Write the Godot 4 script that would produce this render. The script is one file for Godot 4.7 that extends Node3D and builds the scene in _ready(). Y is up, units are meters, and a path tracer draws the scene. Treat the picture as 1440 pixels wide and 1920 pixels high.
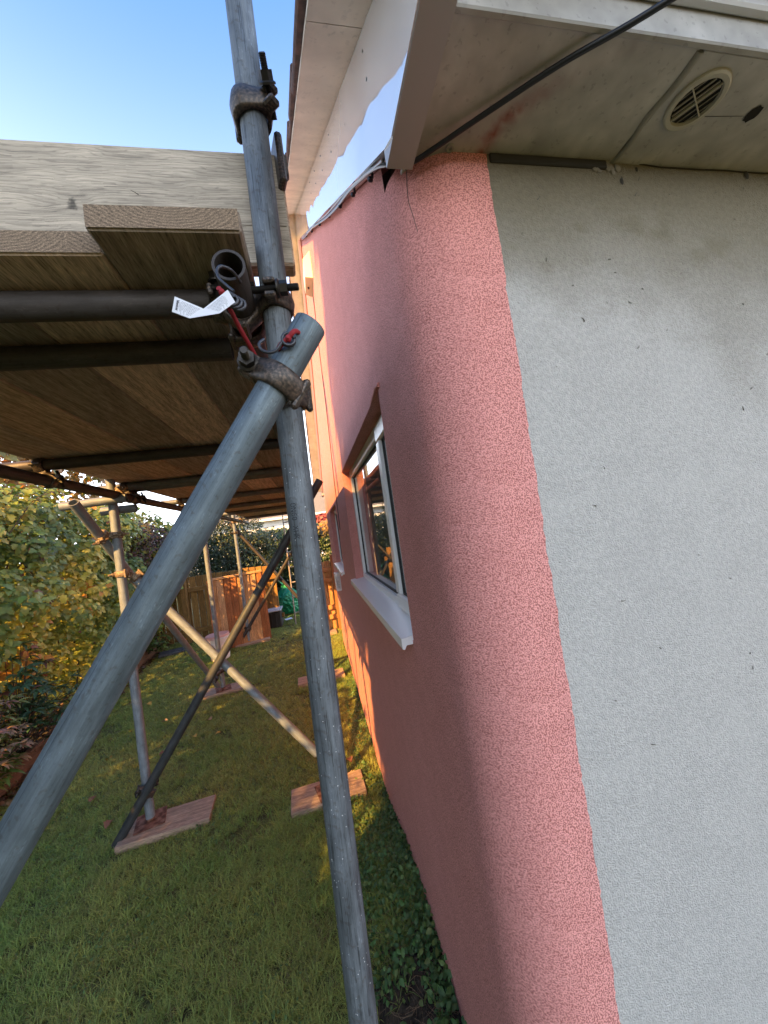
extends Node3D
# All places are written as (x to the right along the front wall, y above the eye, z ahead along the gable wall), in metres.
const EYE := 1.5
const XW := 0.212      # plane of the gable wall
const ZC := 0.534      # plane of the front wall
const SOF := 0.597     # underside of the soffit
const RIDGE := 2.9
const PITCH := 0.757
const DECK := 0.486    # underside of the scaffold boards
var rng := RandomNumberGenerator.new()
var mats := {}
var taken := {}
var shared := {}

func V(x: float, y: float, z: float) -> Vector3: return Vector3(x, y + EYE, -z)
func R(a: float, b: float) -> float: return rng.randf_range(a, b)
func lin(r: float, g: float, b: float) -> Color: return Color(r, g, b).linear_to_srgb()
func ss(a: float, b: float, x: float) -> float: return smoothstep(a, b, x)

# ---------------------------------------------------------------- tree helpers
func numbered(called: String) -> String:
	if not taken.has(called):
		taken[called] = 0
		return called
	taken[called] += 1
	return "%s_%03d" % [called, taken[called]]

func tag(o: Node, label: String, category := "", group := "", kind := "") -> Node:
	if label: o.set_meta("label", label)
	if category: o.set_meta("category", category)
	if group: o.set_meta("group", group)
	if kind: o.set_meta("kind", kind)
	return o

func thing(called: String, at: Vector3, label: String, category: String, group := "") -> Node3D:
	var o := Node3D.new()
	o.name = numbered(called)
	add_child(o)
	o.position = at
	tag(o, label, category, group)
	return o

func mesh_node(called: String, m: Mesh, material: Material, parent: Node = null) -> MeshInstance3D:
	var o := MeshInstance3D.new()
	o.mesh = m
	if material: o.material_override = material
	if parent == null:
		o.name = numbered(called)
		add_child(o)
	else:
		o.name = called
		parent.add_child(o, true)
	return o

# commits a SurfaceTool; points are in world space, shifted so that the node's origin is "at"
func obj(called: String, st: SurfaceTool, material: Material, parent: Node = null, at := Vector3.ZERO) -> MeshInstance3D:
	st.generate_normals()
	var o := mesh_node(called, st.commit(), material, parent)
	o.position = at
	return o

func S() -> SurfaceTool:
	var st := SurfaceTool.new()
	st.begin(Mesh.PRIMITIVE_TRIANGLES)
	st.set_smooth_group(-1)
	return st

func tri(st: SurfaceTool, a: Vector3, b: Vector3, c: Vector3, ua := Vector2.ZERO, ub := Vector2.ZERO, uc := Vector2.ZERO) -> void:
	st.set_uv(ua); st.add_vertex(a)
	st.set_uv(ub); st.add_vertex(b)
	st.set_uv(uc); st.add_vertex(c)

func quad(st: SurfaceTool, a: Vector3, b: Vector3, c: Vector3, d: Vector3, ua := Vector2(0, 0), ub := Vector2(1, 0), uc := Vector2(1, 1), ud := Vector2(0, 1)) -> void:
	tri(st, a, b, c, ua, ub, uc)
	tri(st, a, c, d, ua, uc, ud)

# a flat convex polygon, turned so that it faces away from "inside"
func face(st: SurfaceTool, p: Array, inside: Vector3) -> void:
	var mid := Vector3.ZERO
	for q in p: mid += q
	mid /= p.size()
	var n: Vector3 = (p[0] - p[2]).cross(p[0] - p[1])
	var q2: Array = p.duplicate()
	if n.dot(mid - inside) < 0.0: q2.reverse()
	for i in range(1, q2.size() - 1): tri(st, q2[0], q2[i], q2[i + 1])

func box(st: SurfaceTool, at: Vector3, size: Vector3, bv := 0.0, turn := Basis.IDENTITY) -> void:
	var h := size / 2.0
	var b: float = min(bv, min(h.x, min(h.y, h.z)) * 0.9)
	var pt := func(s: Vector3, axis: int) -> Vector3:
		var q := Vector3(s.x * (h.x - b), s.y * (h.y - b), s.z * (h.z - b))
		q[axis] = s[axis] * h[axis]
		return at + turn * q
	for axis in 3:
		var u := (axis + 1) % 3
		var w := (axis + 2) % 3
		for s in [-1.0, 1.0]:
			var c := []
			for k in [[-1.0, -1.0], [1.0, -1.0], [1.0, 1.0], [-1.0, 1.0]]:
				var d := Vector3.ZERO
				d[axis] = s; d[u] = k[0]; d[w] = k[1]
				c.append(pt.call(d, axis))
			face(st, c, at)
			if b > 0.0:
				for t in [-1.0, 1.0]:
					var d1 := Vector3.ZERO
					d1[axis] = s; d1[u] = t; d1[w] = -1.0
					var d2 := d1
					d2[w] = 1.0
					face(st, [pt.call(d1, axis), pt.call(d2, axis), pt.call(d2, u), pt.call(d1, u)], at)
	if b > 0.0:
		for i in 8:
			var d := Vector3(1.0 if i & 1 else -1.0, 1.0 if i & 2 else -1.0, 1.0 if i & 4 else -1.0)
			face(st, [pt.call(d, 0), pt.call(d, 1), pt.call(d, 2)], at)

# box between two corners written in place coordinates
func span(st: SurfaceTool, a: Vector3, b: Vector3, bv := 0.0) -> void:
	box(st, (a + b) / 2.0, (a - b).abs(), bv)

func frame_of(dir: Vector3) -> Basis:
	var y := dir.normalized()
	var x := y.cross(Vector3(0.13, 0.2, 0.97)).normalized()
	if absf(y.dot(Vector3(0.13, 0.2, 0.97))) > 0.95: x = y.cross(Vector3.RIGHT).normalized()
	return Basis(x, y, x.cross(y).normalized())

# scaffold tube: hollow, open at both ends, u round it, v along it
func tube(st: SurfaceTool, a: Vector3, b: Vector3, r := 0.02415, wall := 0.004, sides := 28) -> void:
	var f := frame_of(b - a)
	var l := a.distance_to(b)
	var segs: int = max(1, int(l / 0.25))
	for ring in 2:
		var rr := r if ring == 0 else r - wall
		st.set_smooth_group(1 + ring)
		for j in segs:
			for i in sides:
				var p := []
				var uv := []
				for k in [[0, 0], [1, 0], [1, 1], [0, 1]]:
					var an: float = TAU * (i + k[0]) / sides
					var t: float = float(j + k[1]) / segs
					p.append(a.lerp(b, t) + (f.x * cos(an) + f.z * sin(an)) * rr)
					uv.append(Vector2(float(i + k[0]) / sides, t * l))
				if ring == 0: quad(st, p[0], p[3], p[2], p[1], uv[0], uv[3], uv[2], uv[1])
				else: quad(st, p[0], p[1], p[2], p[3], uv[0], uv[1], uv[2], uv[3])
	st.set_smooth_group(-1)
	for e in 2:
		var c := a if e == 0 else b
		for i in sides:
			var q := []
			for k in [[0, r], [1, r], [1, r - wall], [0, r - wall]]:
				var an: float = TAU * (i + k[0]) / sides
				q.append(c + (f.x * cos(an) + f.z * sin(an)) * k[1])
			face(st, q, (a + b) / 2.0)

# a round bar through points (wire, cord, cable, branch)
func wire(st: SurfaceTool, pts: Array, r0: float, r1 := -1.0, sides := 8) -> void:
	if r1 < 0.0: r1 = r0
	st.set_smooth_group(1)
	var rings := []
	var n := pts.size()
	var x := Vector3.ZERO
	for j in n:
		var d: Vector3 = pts[min(j + 1, n - 1)] - pts[max(j - 1, 0)]
		var f := frame_of(d)
		if j == 0: x = f.x
		else: x = (x - d.normalized() * x.dot(d.normalized())).normalized()
		var z := x.cross(d.normalized())
		var r: float = lerp(r0, r1, float(j) / max(1, n - 1))
		var ring := []
		for i in sides:
			var an := TAU * i / sides
			ring.append(pts[j] + (x * cos(an) + z * sin(an)) * r)
		rings.append(ring)
	for j in n - 1:
		for i in sides:
			var k := (i + 1) % sides
			quad(st, rings[j][i], rings[j + 1][i], rings[j + 1][k], rings[j][k], Vector2(float(i) / sides, j), Vector2(float(i) / sides, j + 1), Vector2(float(i + 1) / sides, j + 1), Vector2(float(i + 1) / sides, j))
	st.set_smooth_group(-1)
	for e in [0, n - 1]:
		for i in sides:
			face(st, [pts[e], rings[e][i], rings[e][(i + 1) % sides]], pts[(n - 1) / 2] if n > 2 else (pts[0] + pts[1]) / 2.0)

func curve(pts: Array, per := 6) -> Array:
	var out := []
	for i in pts.size() - 1:
		var p0: Vector3 = pts[max(i - 1, 0)]
		var p3: Vector3 = pts[min(i + 2, pts.size() - 1)]
		for k in per: out.append(pts[i].cubic_interpolate(pts[i + 1], p0, p3, float(k) / per))
	out.append(pts[-1])
	return out

func lathe(st: SurfaceTool, at: Vector3, profile: Array, sides := 24, turn := Basis.IDENTITY) -> void:
	st.set_smooth_group(1)
	for j in profile.size() - 1:
		for i in sides:
			var q := []
			for k in [[0, 0], [0, 1], [1, 1], [1, 0]]:
				var an: float = TAU * (i + k[0]) / sides
				var p: Vector2 = profile[j + k[1]]
				q.append(at + turn * Vector3(p.x * cos(an), p.y, p.x * sin(an)))
			quad(st, q[0], q[1], q[2], q[3])
		st.set_smooth_group(2 + j)
	st.set_smooth_group(-1)

# ---------------------------------------------------------------- textures
func nb(size: int, freq: float, sd: int, oct := 4, type := FastNoiseLite.TYPE_SIMPLEX) -> PackedByteArray:
	var n := FastNoiseLite.new()
	n.seed = sd
	n.noise_type = type
	n.frequency = freq
	n.fractal_octaves = oct
	if oct < 2: n.fractal_type = FastNoiseLite.FRACTAL_NONE
	var im := n.get_seamless_image(size, size)
	im.convert(Image.FORMAT_L8)
	return im.get_data()

func tex_of(w: int, h: int, fill: Callable) -> ImageTexture:
	var data := PackedByteArray()
	data.resize(w * h * 3)
	var i := 0
	for y in h:
		for x in w:
			var c: Color = fill.call(x, y)
			data[i] = int(clampf(c.r, 0, 1) * 255.0)
			data[i + 1] = int(clampf(c.g, 0, 1) * 255.0)
			data[i + 2] = int(clampf(c.b, 0, 1) * 255.0)
			i += 3
	return ImageTexture.create_from_image(Image.create_from_data(w, h, false, Image.FORMAT_RGB8, data))

func grey_of(w: int, h: int, fill: Callable) -> ImageTexture:
	var data := PackedByteArray()
	data.resize(w * h)
	var i := 0
	for y in h:
		for x in w:
			data[i] = int(clampf(fill.call(x, y), 0, 1) * 255.0)
			i += 1
	return ImageTexture.create_from_image(Image.create_from_data(w, h, false, Image.FORMAT_L8, data))

func ntex(size: int, freq: float, sd: int, colors: Array, stops: Array, oct := 4, type := FastNoiseLite.TYPE_SIMPLEX) -> ImageTexture:
	var b := nb(size, freq, sd, oct, type)
	var g := Gradient.new()
	g.offsets = PackedFloat32Array(stops)
	g.colors = PackedColorArray(colors)
	var lut := []
	for k in 256: lut.append(g.sample(k / 255.0))
	return tex_of(size, size, func(x: int, y: int) -> Color: return lut[b[y * size + x]])

func plain(called: String, c: Color, rough := 0.8, metal := 0.0) -> StandardMaterial3D:
	var m := StandardMaterial3D.new()
	m.resource_name = called
	m.albedo_color = c
	m.roughness = rough
	m.metallic = metal
	mats[called] = m
	return m

func planar(called: String, c: Color, t: Texture2D, rough: float, scale: Vector3, world := true, bump: Texture2D = null, relief := 0.0) -> StandardMaterial3D:
	var m := plain(called, c, rough)
	m.albedo_texture = t
	m.uv1_triplanar = true
	m.uv1_world_triplanar = world
	m.uv1_scale = scale
	if bump:
		m.heightmap_enabled = true
		m.heightmap_texture = bump
		m.heightmap_scale = relief
	return m

func make_materials() -> void:
	var fine := nb(512, 0.03, 11, 4)
	var fine2 := nb(512, 0.012, 12, 5)
	var coarse := nb(512, 0.006, 13, 4)
	var hi := nb(512, 0.12, 14, 2)
	# galvanised tube: streaks along it, scuffs, pale spatter
	var gal := tex_of(512, 1024, func(x: int, y: int) -> Color:
		var s := fine[((y / 14) % 512) * 512 + x] / 255.0
		var s2 := hi[((y / 20) % 512) * 512 + x] / 255.0
		var w := coarse[(y % 512) * 512 + x] / 255.0
		var k := fine2[(y % 512) * 512 + ((x * 2) % 512)] / 255.0
		var v := 0.70 + 0.11 * (s - 0.5) + 0.14 * (s2 - 0.5) + 0.14 * (w - 0.5)
		if s < 0.30 and s2 < 0.45: v -= 0.12
		if k < 0.24: v -= 0.06
		var d := hi[((y * 3) % 512) * 512 + ((x * 3) % 512)] / 255.0
		if d > 0.93 and w > 0.45: v += 0.16
		var ru := ss(0.72, 0.84, fine2[((y * 2 + 130) % 512) * 512 + ((x + 260) % 512)] / 255.0) * 0.22
		var ce := ss(0.74, 0.80, fine[((y + 60) % 512) * 512 + ((x * 2 + 30) % 512)] / 255.0) * ss(0.55, 0.7, w) * 0.12
		return Color(v * 0.98 + ce, v + ce, v * 1.02 + ce).lerp(Color(v * 0.66, v * 0.52, v * 0.42), ru))
	var gal2 := tex_of(512, 1024, func(x: int, y: int) -> Color:
		var s := fine[((y / 10) % 512) * 512 + x] / 255.0
		var s2 := hi[((y / 12) % 512) * 512 + x] / 255.0
		var w := coarse[(y % 512) * 512 + x] / 255.0
		var k := fine2[((y * 3) % 512) * 512 + ((x * 3) % 512)] / 255.0
		var v := 0.70 + 0.07 * (s - 0.5) + 0.07 * (s2 - 0.5) + 0.12 * (w - 0.5)
		if k < 0.20: v -= 0.05
		var d := hi[((y * 3) % 512) * 512 + ((x * 3) % 512)] / 255.0
		if d < 0.10 and w > 0.4: v -= 0.05
		if absf(x - 170 - 6.0 * s) < 2.0: v -= 0.14
		var ru := ss(0.74, 0.86, fine2[((y * 2 + 130) % 512) * 512 + ((x + 260) % 512)] / 255.0) * 0.22
		var ce := ss(0.72, 0.80, fine[((y + 60) % 512) * 512 + ((x * 2 + 30) % 512)] / 255.0) * ss(0.52, 0.7, w) * 0.10
		return Color(v * 0.97 + ce, v + ce, v * 1.02 + ce).lerp(Color(v * 0.66, v * 0.52, v * 0.42), ru))
	var galr := grey_of(256, 512, func(x: int, y: int) -> float:
		return 0.42 + 0.30 * (fine[((y / 7) % 512) * 512 + x * 2] / 255.0) + 0.1 * (coarse[(y % 512) * 512 + x] / 255.0))
	var g := plain("galvanised", Color(0.62, 0.64, 0.65), 1.0, 0.45)
	g.albedo_texture = gal
	g.roughness_texture = galr
	g.uv1_scale = Vector3(1, 1.6, 1)
	var galh := grey_of(256, 512, func(x: int, y: int) -> float:
		return 0.6 * (fine2[(y % 512) * 512 + x * 2] / 255.0) + 0.4 * (hi[((y * 2) % 512) * 512 + ((x * 2) % 512)] / 255.0))
	g.heightmap_enabled = true
	g.heightmap_texture = galh
	g.heightmap_scale = 0.04
	var g1 := g.duplicate()
	g1.albedo_texture = gal2
	g1.metallic = 0.6
	g1.albedo_color = Color(0.60, 0.645, 0.665)
	var g4 := g1.duplicate()  # lighter copy for the sunlit tubes, sun put into the colour
	g4.metallic = 0.25
	g4.albedo_color = Color(0.74, 0.76, 0.78)
	g4.uv1_offset = Vector3(0.2, 0.6, 0)
	mats["galvanised_sunlit"] = g4
	var g5 := g1.duplicate()  # darker copy for one brace, its shade put into the colour
	g5.albedo_color = Color(0.42, 0.42, 0.42)
	g5.metallic = 0.5
	mats["galvanised_shaded"] = g5
	mats["galvanised_smooth"] = g1
	var g2 := g1.duplicate()
	g2.uv1_offset = Vector3(0.37, 0.21, 0)
	g2.albedo_color = Color(0.68, 0.68, 0.68)
	mats["galvanised_dull"] = g2
	var g3 := g1.duplicate()
	g3.uv1_offset = Vector3(0.7, 0.55, 0)
	g3.albedo_color = Color(0.42, 0.38, 0.36)
	g3.metallic = 0.4
	mats["galvanised_brown"] = g3
	# forged coupler steel
	var forged := ntex(256, 0.05, 21, [lin(0.03, 0.026, 0.023), lin(0.085, 0.068, 0.056), lin(0.20, 0.13, 0.09)], [0.25, 0.6, 0.92])
	planar("forged", Color.WHITE, forged, 0.42, Vector3(11, 11, 11), false, forged, 0.05).metallic = 0.35
	planar("forged_pale", Color(2.3, 2.1, 1.9), forged, 0.6, Vector3(14, 14, 14), false).metallic = 0.4
	mats["forged_pale"].albedo_color = Color(1, 0.95, 0.88)
	mats["forged_pale"].albedo_texture = ntex(128, 0.06, 22, [lin(0.16, 0.12, 0.09), lin(0.42, 0.36, 0.28)], [0.3, 0.8])
	plain("bolt", lin(0.05, 0.045, 0.04), 0.45, 0.8)
	# masonry paint over dashed render
	var grain := nb(1024, 0.085, 31, 3)
	var grain2 := nb(1024, 0.03, 32, 4)
	var broad := nb(1024, 0.004, 33, 4)
	var pk := tex_of(1024, 1024, func(x: int, y: int) -> Color:
		var i := y * 1024 + x
		var v := grain[i] / 255.0 * 0.75 + grain2[i] / 255.0 * 0.25
		var t := ss(0.34, 0.60, v)
		var w := (broad[i] / 255.0 - 0.5) * 0.035
		var dk := 0.09 * ss(0.43, 0.32, v)  # pits of the grain darkened in the colour, as relief shade
		return Color(0.76 + 0.15 * t + w - dk, 0.485 + 0.145 * t + w - dk, 0.455 + 0.14 * t + w - dk))
	var pkh := grey_of(1024, 1024, func(x: int, y: int) -> float:
		var i := y * 1024 + x
		return ss(0.25, 0.75, grain[i] / 255.0) * 0.75 + grain2[i] / 255.0 * 0.25)
	planar("pink_render", Color.WHITE, pk, 0.9, Vector3(2.9, 2.9, 2.9), true, pkh, 0.11)
	mats["pink_render"].specular_mode = BaseMaterial3D.SPECULAR_SCHLICK_GGX
	var worm := nb(1024, 0.05, 34, 2)
	var whh := grey_of(1024, 1024, func(x: int, y: int) -> float:
		var i := y * 1024 + x
		var a := absf(worm[i] / 255.0 - 0.5) * 2.0
		return clampf(0.85 - a * 1.3, 0, 1) * 0.55 + grain[i] / 255.0 * 0.3 + grain2[i] / 255.0 * 0.15)
	var wha := tex_of(1024, 1024, func(x: int, y: int) -> Color:
		var i := y * 1024 + x
		var v := 0.92 + (broad[i] / 255.0 - 0.5) * 0.03 + (grain2[i] / 255.0 - 0.5) * 0.10
		if grain2[(y * 1024 + x * 2 + 77) % 1048576] < 40 and grain[i] < 105: v -= 0.18
		return Color(v, v * 0.995, v * 0.985))
	planar("white_render", Color.WHITE, wha, 0.85, Vector3(2.3, 2.3, 2.3), true, whh, 0.17)
	mats["white_render"].vertex_color_use_as_albedo = true
	# timber, grain stretched along the piece's own z
	var ring := nb(1024, 0.012, 41, 3)
	var fibre := nb(1024, 0.06, 42, 4)
	var wood := tex_of(1024, 1024, func(x: int, y: int) -> Color:
		var i := y * 1024 + x
		var rr := ring[i] / 255.0
		var band := 0.5 + 0.5 * sin(rr * 62.0)
		var f := fibre[i] / 255.0
		var v := 0.74 + 0.08 * band * (0.4 + f) + 0.20 * (f - 0.5) + 0.26 * (rr - 0.5)
		if f < 0.20: v -= 0.14
		return Color(v, v * 0.955, v * 0.90))
	var woodh := grey_of(512, 512, func(x: int, y: int) -> float: return fibre[(y * 2) * 1024 + x * 2] / 255.0)
	var tones := {"board_a": Color(0.84, 0.80, 0.76), "board_b": Color(0.97, 0.90, 0.83), "board_c": Color(0.74, 0.70, 0.66), "board_d": Color(0.90, 0.82, 0.74), "sole": Color(0.84, 0.74, 0.67), "fence_new": Color(0.93, 0.70, 0.48), "fence_new_b": Color(0.80, 0.54, 0.35), "fence_new_c": Color(1.0, 0.82, 0.62), "fence_old": Color(0.78, 0.62, 0.36), "fence_old_b": Color(0.68, 0.53, 0.30), "sleeper": Color(0.56, 0.40, 0.29)}
	var k2 := 0
	for t in tones:
		var m := planar(t, tones[t], wood, 0.85, Vector3(3.4, 3.4, 0.30), false, woodh, 0.04)
		m.uv1_offset = Vector3(0.31 * k2, 0.17 * k2, 0.23 * k2)
		k2 += 1
	# the upright end board: weathered grain with three knots (u along, v up)
	var knots := [Vector2(0.30, 0.60), Vector2(0.62, 0.52), Vector2(0.05, 0.78), Vector2(0.86, 0.30), Vector2(0.47, 0.63)]
	var krad := [0.030, 0.034, 0.02, 0.022, 0.012]
	plain("end_board", Color.WHITE, 0.88)
	mats["end_board"].albedo_texture = tex_of(1024, 384, func(x: int, y: int) -> Color:
		var u := x / 1024.0
		var v := y / 384.0
		var off := 0.0
		var dark := 0.0
		for q in 5:
			var dx: float = (u - knots[q].x) * 2.67
			var dy: float = v - knots[q].y
			var r: float = krad[q] * 2.2
			var d2: float = dx * dx * 0.7 + dy * dy
			off += signf(dy) * r * 0.9 * exp(-d2 / (r * r * 5.0))
			dark = maxf(dark, 1.0 - ss(r * 0.35, r * 0.8, sqrt(dx * dx * 2.2 + dy * dy * 0.7) + (fine[(y % 512) * 512 + (x % 512)] / 255.0 - 0.5) * 0.04))
		var vv := v + off * 0.55
		var yy := int(absf(vv) * 384.0)
		var s1 := hi[((yy * 3) % 512) * 512 + ((x / 9) % 512)] / 255.0
		var s2 := hi[((yy * 7 + 91) % 512) * 512 + ((x / 34 + 40) % 512)] / 255.0
		var s3 := fine[((yy * 4) % 512) * 512 + ((x / 14) % 512)] / 255.0
		var w := coarse[((y * 2) % 512) * 512 + ((x / 2) % 512)] / 255.0
		var ln := pow(0.5 + 0.5 * sin(vv * 210.0 + (w - 0.5) * 16.0 + s3 * 2.0), 6.0)
		var c := 0.76 + 0.10 * (s1 - 0.5) + 0.10 * (s2 - 0.5) + 0.10 * (s3 - 0.5) - 0.10 * ln * (0.5 + s2) + 0.14 * (w - 0.5)
		if s2 < 0.2: c -= 0.12
		c -= dark * 0.32
		return Color(c * 0.96, c * 0.89, c * 0.785))
	# sawn board end: arcs of the year rings
	plain("end_grain", Color.WHITE, 0.92)
	mats["end_grain"].albedo_texture = tex_of(512, 128, func(x: int, y: int) -> Color:
		var dx := x / 512.0 - 0.55 + (coarse[y * 512 + x] / 255.0 - 0.5) * 0.05
		var dy := (y / 128.0 + 0.9) * 0.25
		var rr := sqrt(dx * dx + dy * dy)
		var b := 0.5 + 0.5 * sin(rr * 190.0 + (fine2[y * 512 + x] / 255.0) * 3.0)
		var f := hi[y * 512 + x] / 255.0
		var sp := fine[(y * 4 % 512) * 512 + x] / 255.0
		var v := 0.47 + 0.12 * b + 0.26 * (f - 0.5) + 0.20 * (sp - 0.5)
		return Color(v * 0.97, v * 0.83, v * 0.68))
	# plastics, boards under the eaves
	var sof := tex_of(512, 512, func(x: int, y: int) -> Color:
		var i := y * 512 + x
		var v := 0.80 + 0.12 * (coarse[i] / 255.0 - 0.5) + 0.08 * (fine2[i] / 255.0 - 0.5)
		if fine[i] < 46: v -= 0.07
		return Color(v, v * 0.985, v * 0.955))
	planar("soffit_board", Color(1.0, 1.0, 1.0), sof, 0.7, Vector3(3.0, 3.0, 3.0))
	mats["soffit_board"].vertex_color_use_as_albedo = true
	planar("undercloak", Color(1.0, 0.95, 0.88), sof, 0.8, Vector3(1.7, 1.7, 1.7), true, woodh, 0.05)
	plain("gloss_white", lin(0.82, 0.82, 0.84), 0.03)
	mats["gloss_white"].metallic_specular = 1.0
	mats["gloss_white"].clearcoat_enabled = true
	mats["gloss_white"].clearcoat = 1.0
	mats["gloss_white"].clearcoat_roughness = 0.02
	plain("upvc", lin(0.86, 0.86, 0.86), 0.25)
	plain("upvc_dull", lin(0.60, 0.61, 0.63), 0.4)
	plain("upvc_grey", lin(0.40, 0.39, 0.41), 0.35)
	plain("gasket", lin(0.02, 0.02, 0.022), 0.6)
	var gl := plain("glass", Color(0.80, 0.88, 0.88, 0.10), 0.0)
	gl.transparency = BaseMaterial3D.TRANSPARENCY_ALPHA
	gl.metallic_specular = 0.9
	plain("room", lin(0.10, 0.09, 0.08), 0.9)
	plain("blind", lin(0.18, 0.18, 0.17), 0.8)
	planar("roof_tile", Color(1, 1, 1), ntex(256, 0.03, 51, [lin(0.06, 0.035, 0.028), lin(0.15, 0.08, 0.06)], [0.2, 0.8]), 0.9, Vector3(4, 4, 4))
	plain("dirt", lin(0.035, 0.032, 0.026), 0.95)
	plain("caulk", lin(0.30, 0.29, 0.25), 0.8)
	plain("mastic", lin(0.22, 0.20, 0.16), 0.9)
	plain("cable_black", lin(0.012, 0.013, 0.016), 0.38)
	plain("cable_grey", lin(0.35, 0.36, 0.38), 0.4)
	plain("vent_plastic", lin(0.42, 0.395, 0.32), 0.5)
	plain("vent_dark", lin(0.22, 0.20, 0.155), 0.7)  # vent slats, a darker tone than the ring
	plain("speck", lin(0.10, 0.09, 0.07), 0.95)
	plain("spatter", lin(0.62, 0.62, 0.60), 0.9)
	plain("black_hole", lin(0.008, 0.008, 0.007), 0.95)
	plain("alarm_plastic", lin(0.70, 0.64, 0.46), 0.5)
	plain("cord_red", lin(0.26, 0.010, 0.016), 0.75)
	plain("hook_wire", lin(0.05, 0.052, 0.062), 0.35, 0.3)
	plain("ink", lin(0.03, 0.03, 0.05), 0.8)
	plain("stamp", lin(0.03, 0.035, 0.04), 0.7, 0.3)
	# care tag: rows of small print
	var rows := RandomNumberGenerator.new()
	rows.seed = 5
	var row_ends := []
	for q in 40: row_ends.append(rows.randf_range(0.62, 0.95))
	var tagm := plain("tag_paper", Color.WHITE, 0.8)
	tagm.albedo_texture = tex_of(256, 256, func(x: int, y: int) -> Color:
		var u := x / 256.0
		var v := y / 256.0
		var c := 0.86
		var row := int(v * 22.0)
		var inrow := fposmod(v * 22.0, 1.0)
		if v > 0.30 and v < 0.93 and inrow > 0.25 and inrow < 0.62 and u > 0.10 and u < row_ends[row]:
			if hi[((row * 37) % 512) * 512 + ((x * 2) % 512)] > 96: c = 0.36
		return Color(c, c, c * 1.01))
	# ground and garden
	planar("soil", Color.WHITE, ntex(512, 0.02, 61, [lin(0.018, 0.012, 0.008), lin(0.055, 0.038, 0.024), lin(0.11, 0.08, 0.05)], [0.2, 0.55, 0.9], 5), 1.0, Vector3(1.3, 1.3, 1.3), true, woodh, 1.0)
	planar("turf", Color.WHITE, ntex(512, 0.015, 62, [lin(0.05, 0.042, 0.018), lin(0.10, 0.11, 0.03), lin(0.16, 0.16, 0.045)], [0.2, 0.5, 0.85], 5), 1.0, Vector3(0.8, 0.8, 0.8), true, woodh, 0.8)
	planar("slab", Color.WHITE, ntex(128, 0.05, 63, [lin(0.04, 0.04, 0.042), lin(0.10, 0.10, 0.10)], [0.2, 0.8]), 0.85, Vector3(3, 3, 3))
	planar("rust", Color.WHITE, ntex(128, 0.05, 64, [lin(0.10, 0.035, 0.02), lin(0.25, 0.11, 0.07), lin(0.32, 0.17, 0.12)], [0.2, 0.55, 0.9]), 0.85, Vector3(3, 3, 3)).metallic = 0.2
	planar("bark", Color.WHITE, ntex(128, 0.05, 65, [lin(0.03, 0.022, 0.015), lin(0.10, 0.075, 0.05)], [0.2, 0.8]), 0.95, Vector3(6, 1.4, 6), false)
	planar("far_white", Color.WHITE, ntex(128, 0.05, 66, [lin(0.70, 0.69, 0.66), lin(0.80, 0.79, 0.76)], [0.2, 0.8]), 0.9, Vector3(0.7, 0.7, 0.7))
	planar("far_roof", Color.WHITE, ntex(128, 0.06, 67, [lin(0.12, 0.11, 0.10), lin(0.26, 0.24, 0.22)], [0.2, 0.8]), 0.9, Vector3(1.5, 1.5, 1.5))
	planar("house_brick", Color.WHITE, ntex(128, 0.06, 68, [lin(0.60, 0.57, 0.52), lin(0.72, 0.69, 0.64)], [0.2, 0.8]), 0.9, Vector3(1.5, 1.5, 1.5))
	for q in [["leaf", 0.55, 0.7], ["blade", 0.6, 0.30], ["dark_leaf", 0.42, 0.12]]:
		var m := plain(q[0], Color.WHITE, q[1])
		m.vertex_color_use_as_albedo = true
		m.cull_mode = BaseMaterial3D.CULL_DISABLED
		m.backlight_enabled = true
		m.backlight = Color(q[2], q[2], q[2] * 0.6)
	plain("bag_green", lin(0.02, 0.29, 0.14), 0.28)
	plain("tub_white", lin(0.72, 0.62, 0.56), 0.45)
	plain("tub_pink", lin(0.62, 0.34, 0.30), 0.5)
	plain("crate_black", lin(0.022, 0.016, 0.015), 0.5)
	plain("lid_clear", lin(0.55, 0.56, 0.60), 0.25)
	plain("ladder_metal", lin(0.42, 0.36, 0.32), 0.5, 0.5)
	plain("yellow_cord", lin(0.55, 0.60, 0.08), 0.6)
	plain("paper_white", lin(0.75, 0.76, 0.78), 0.7)

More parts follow.
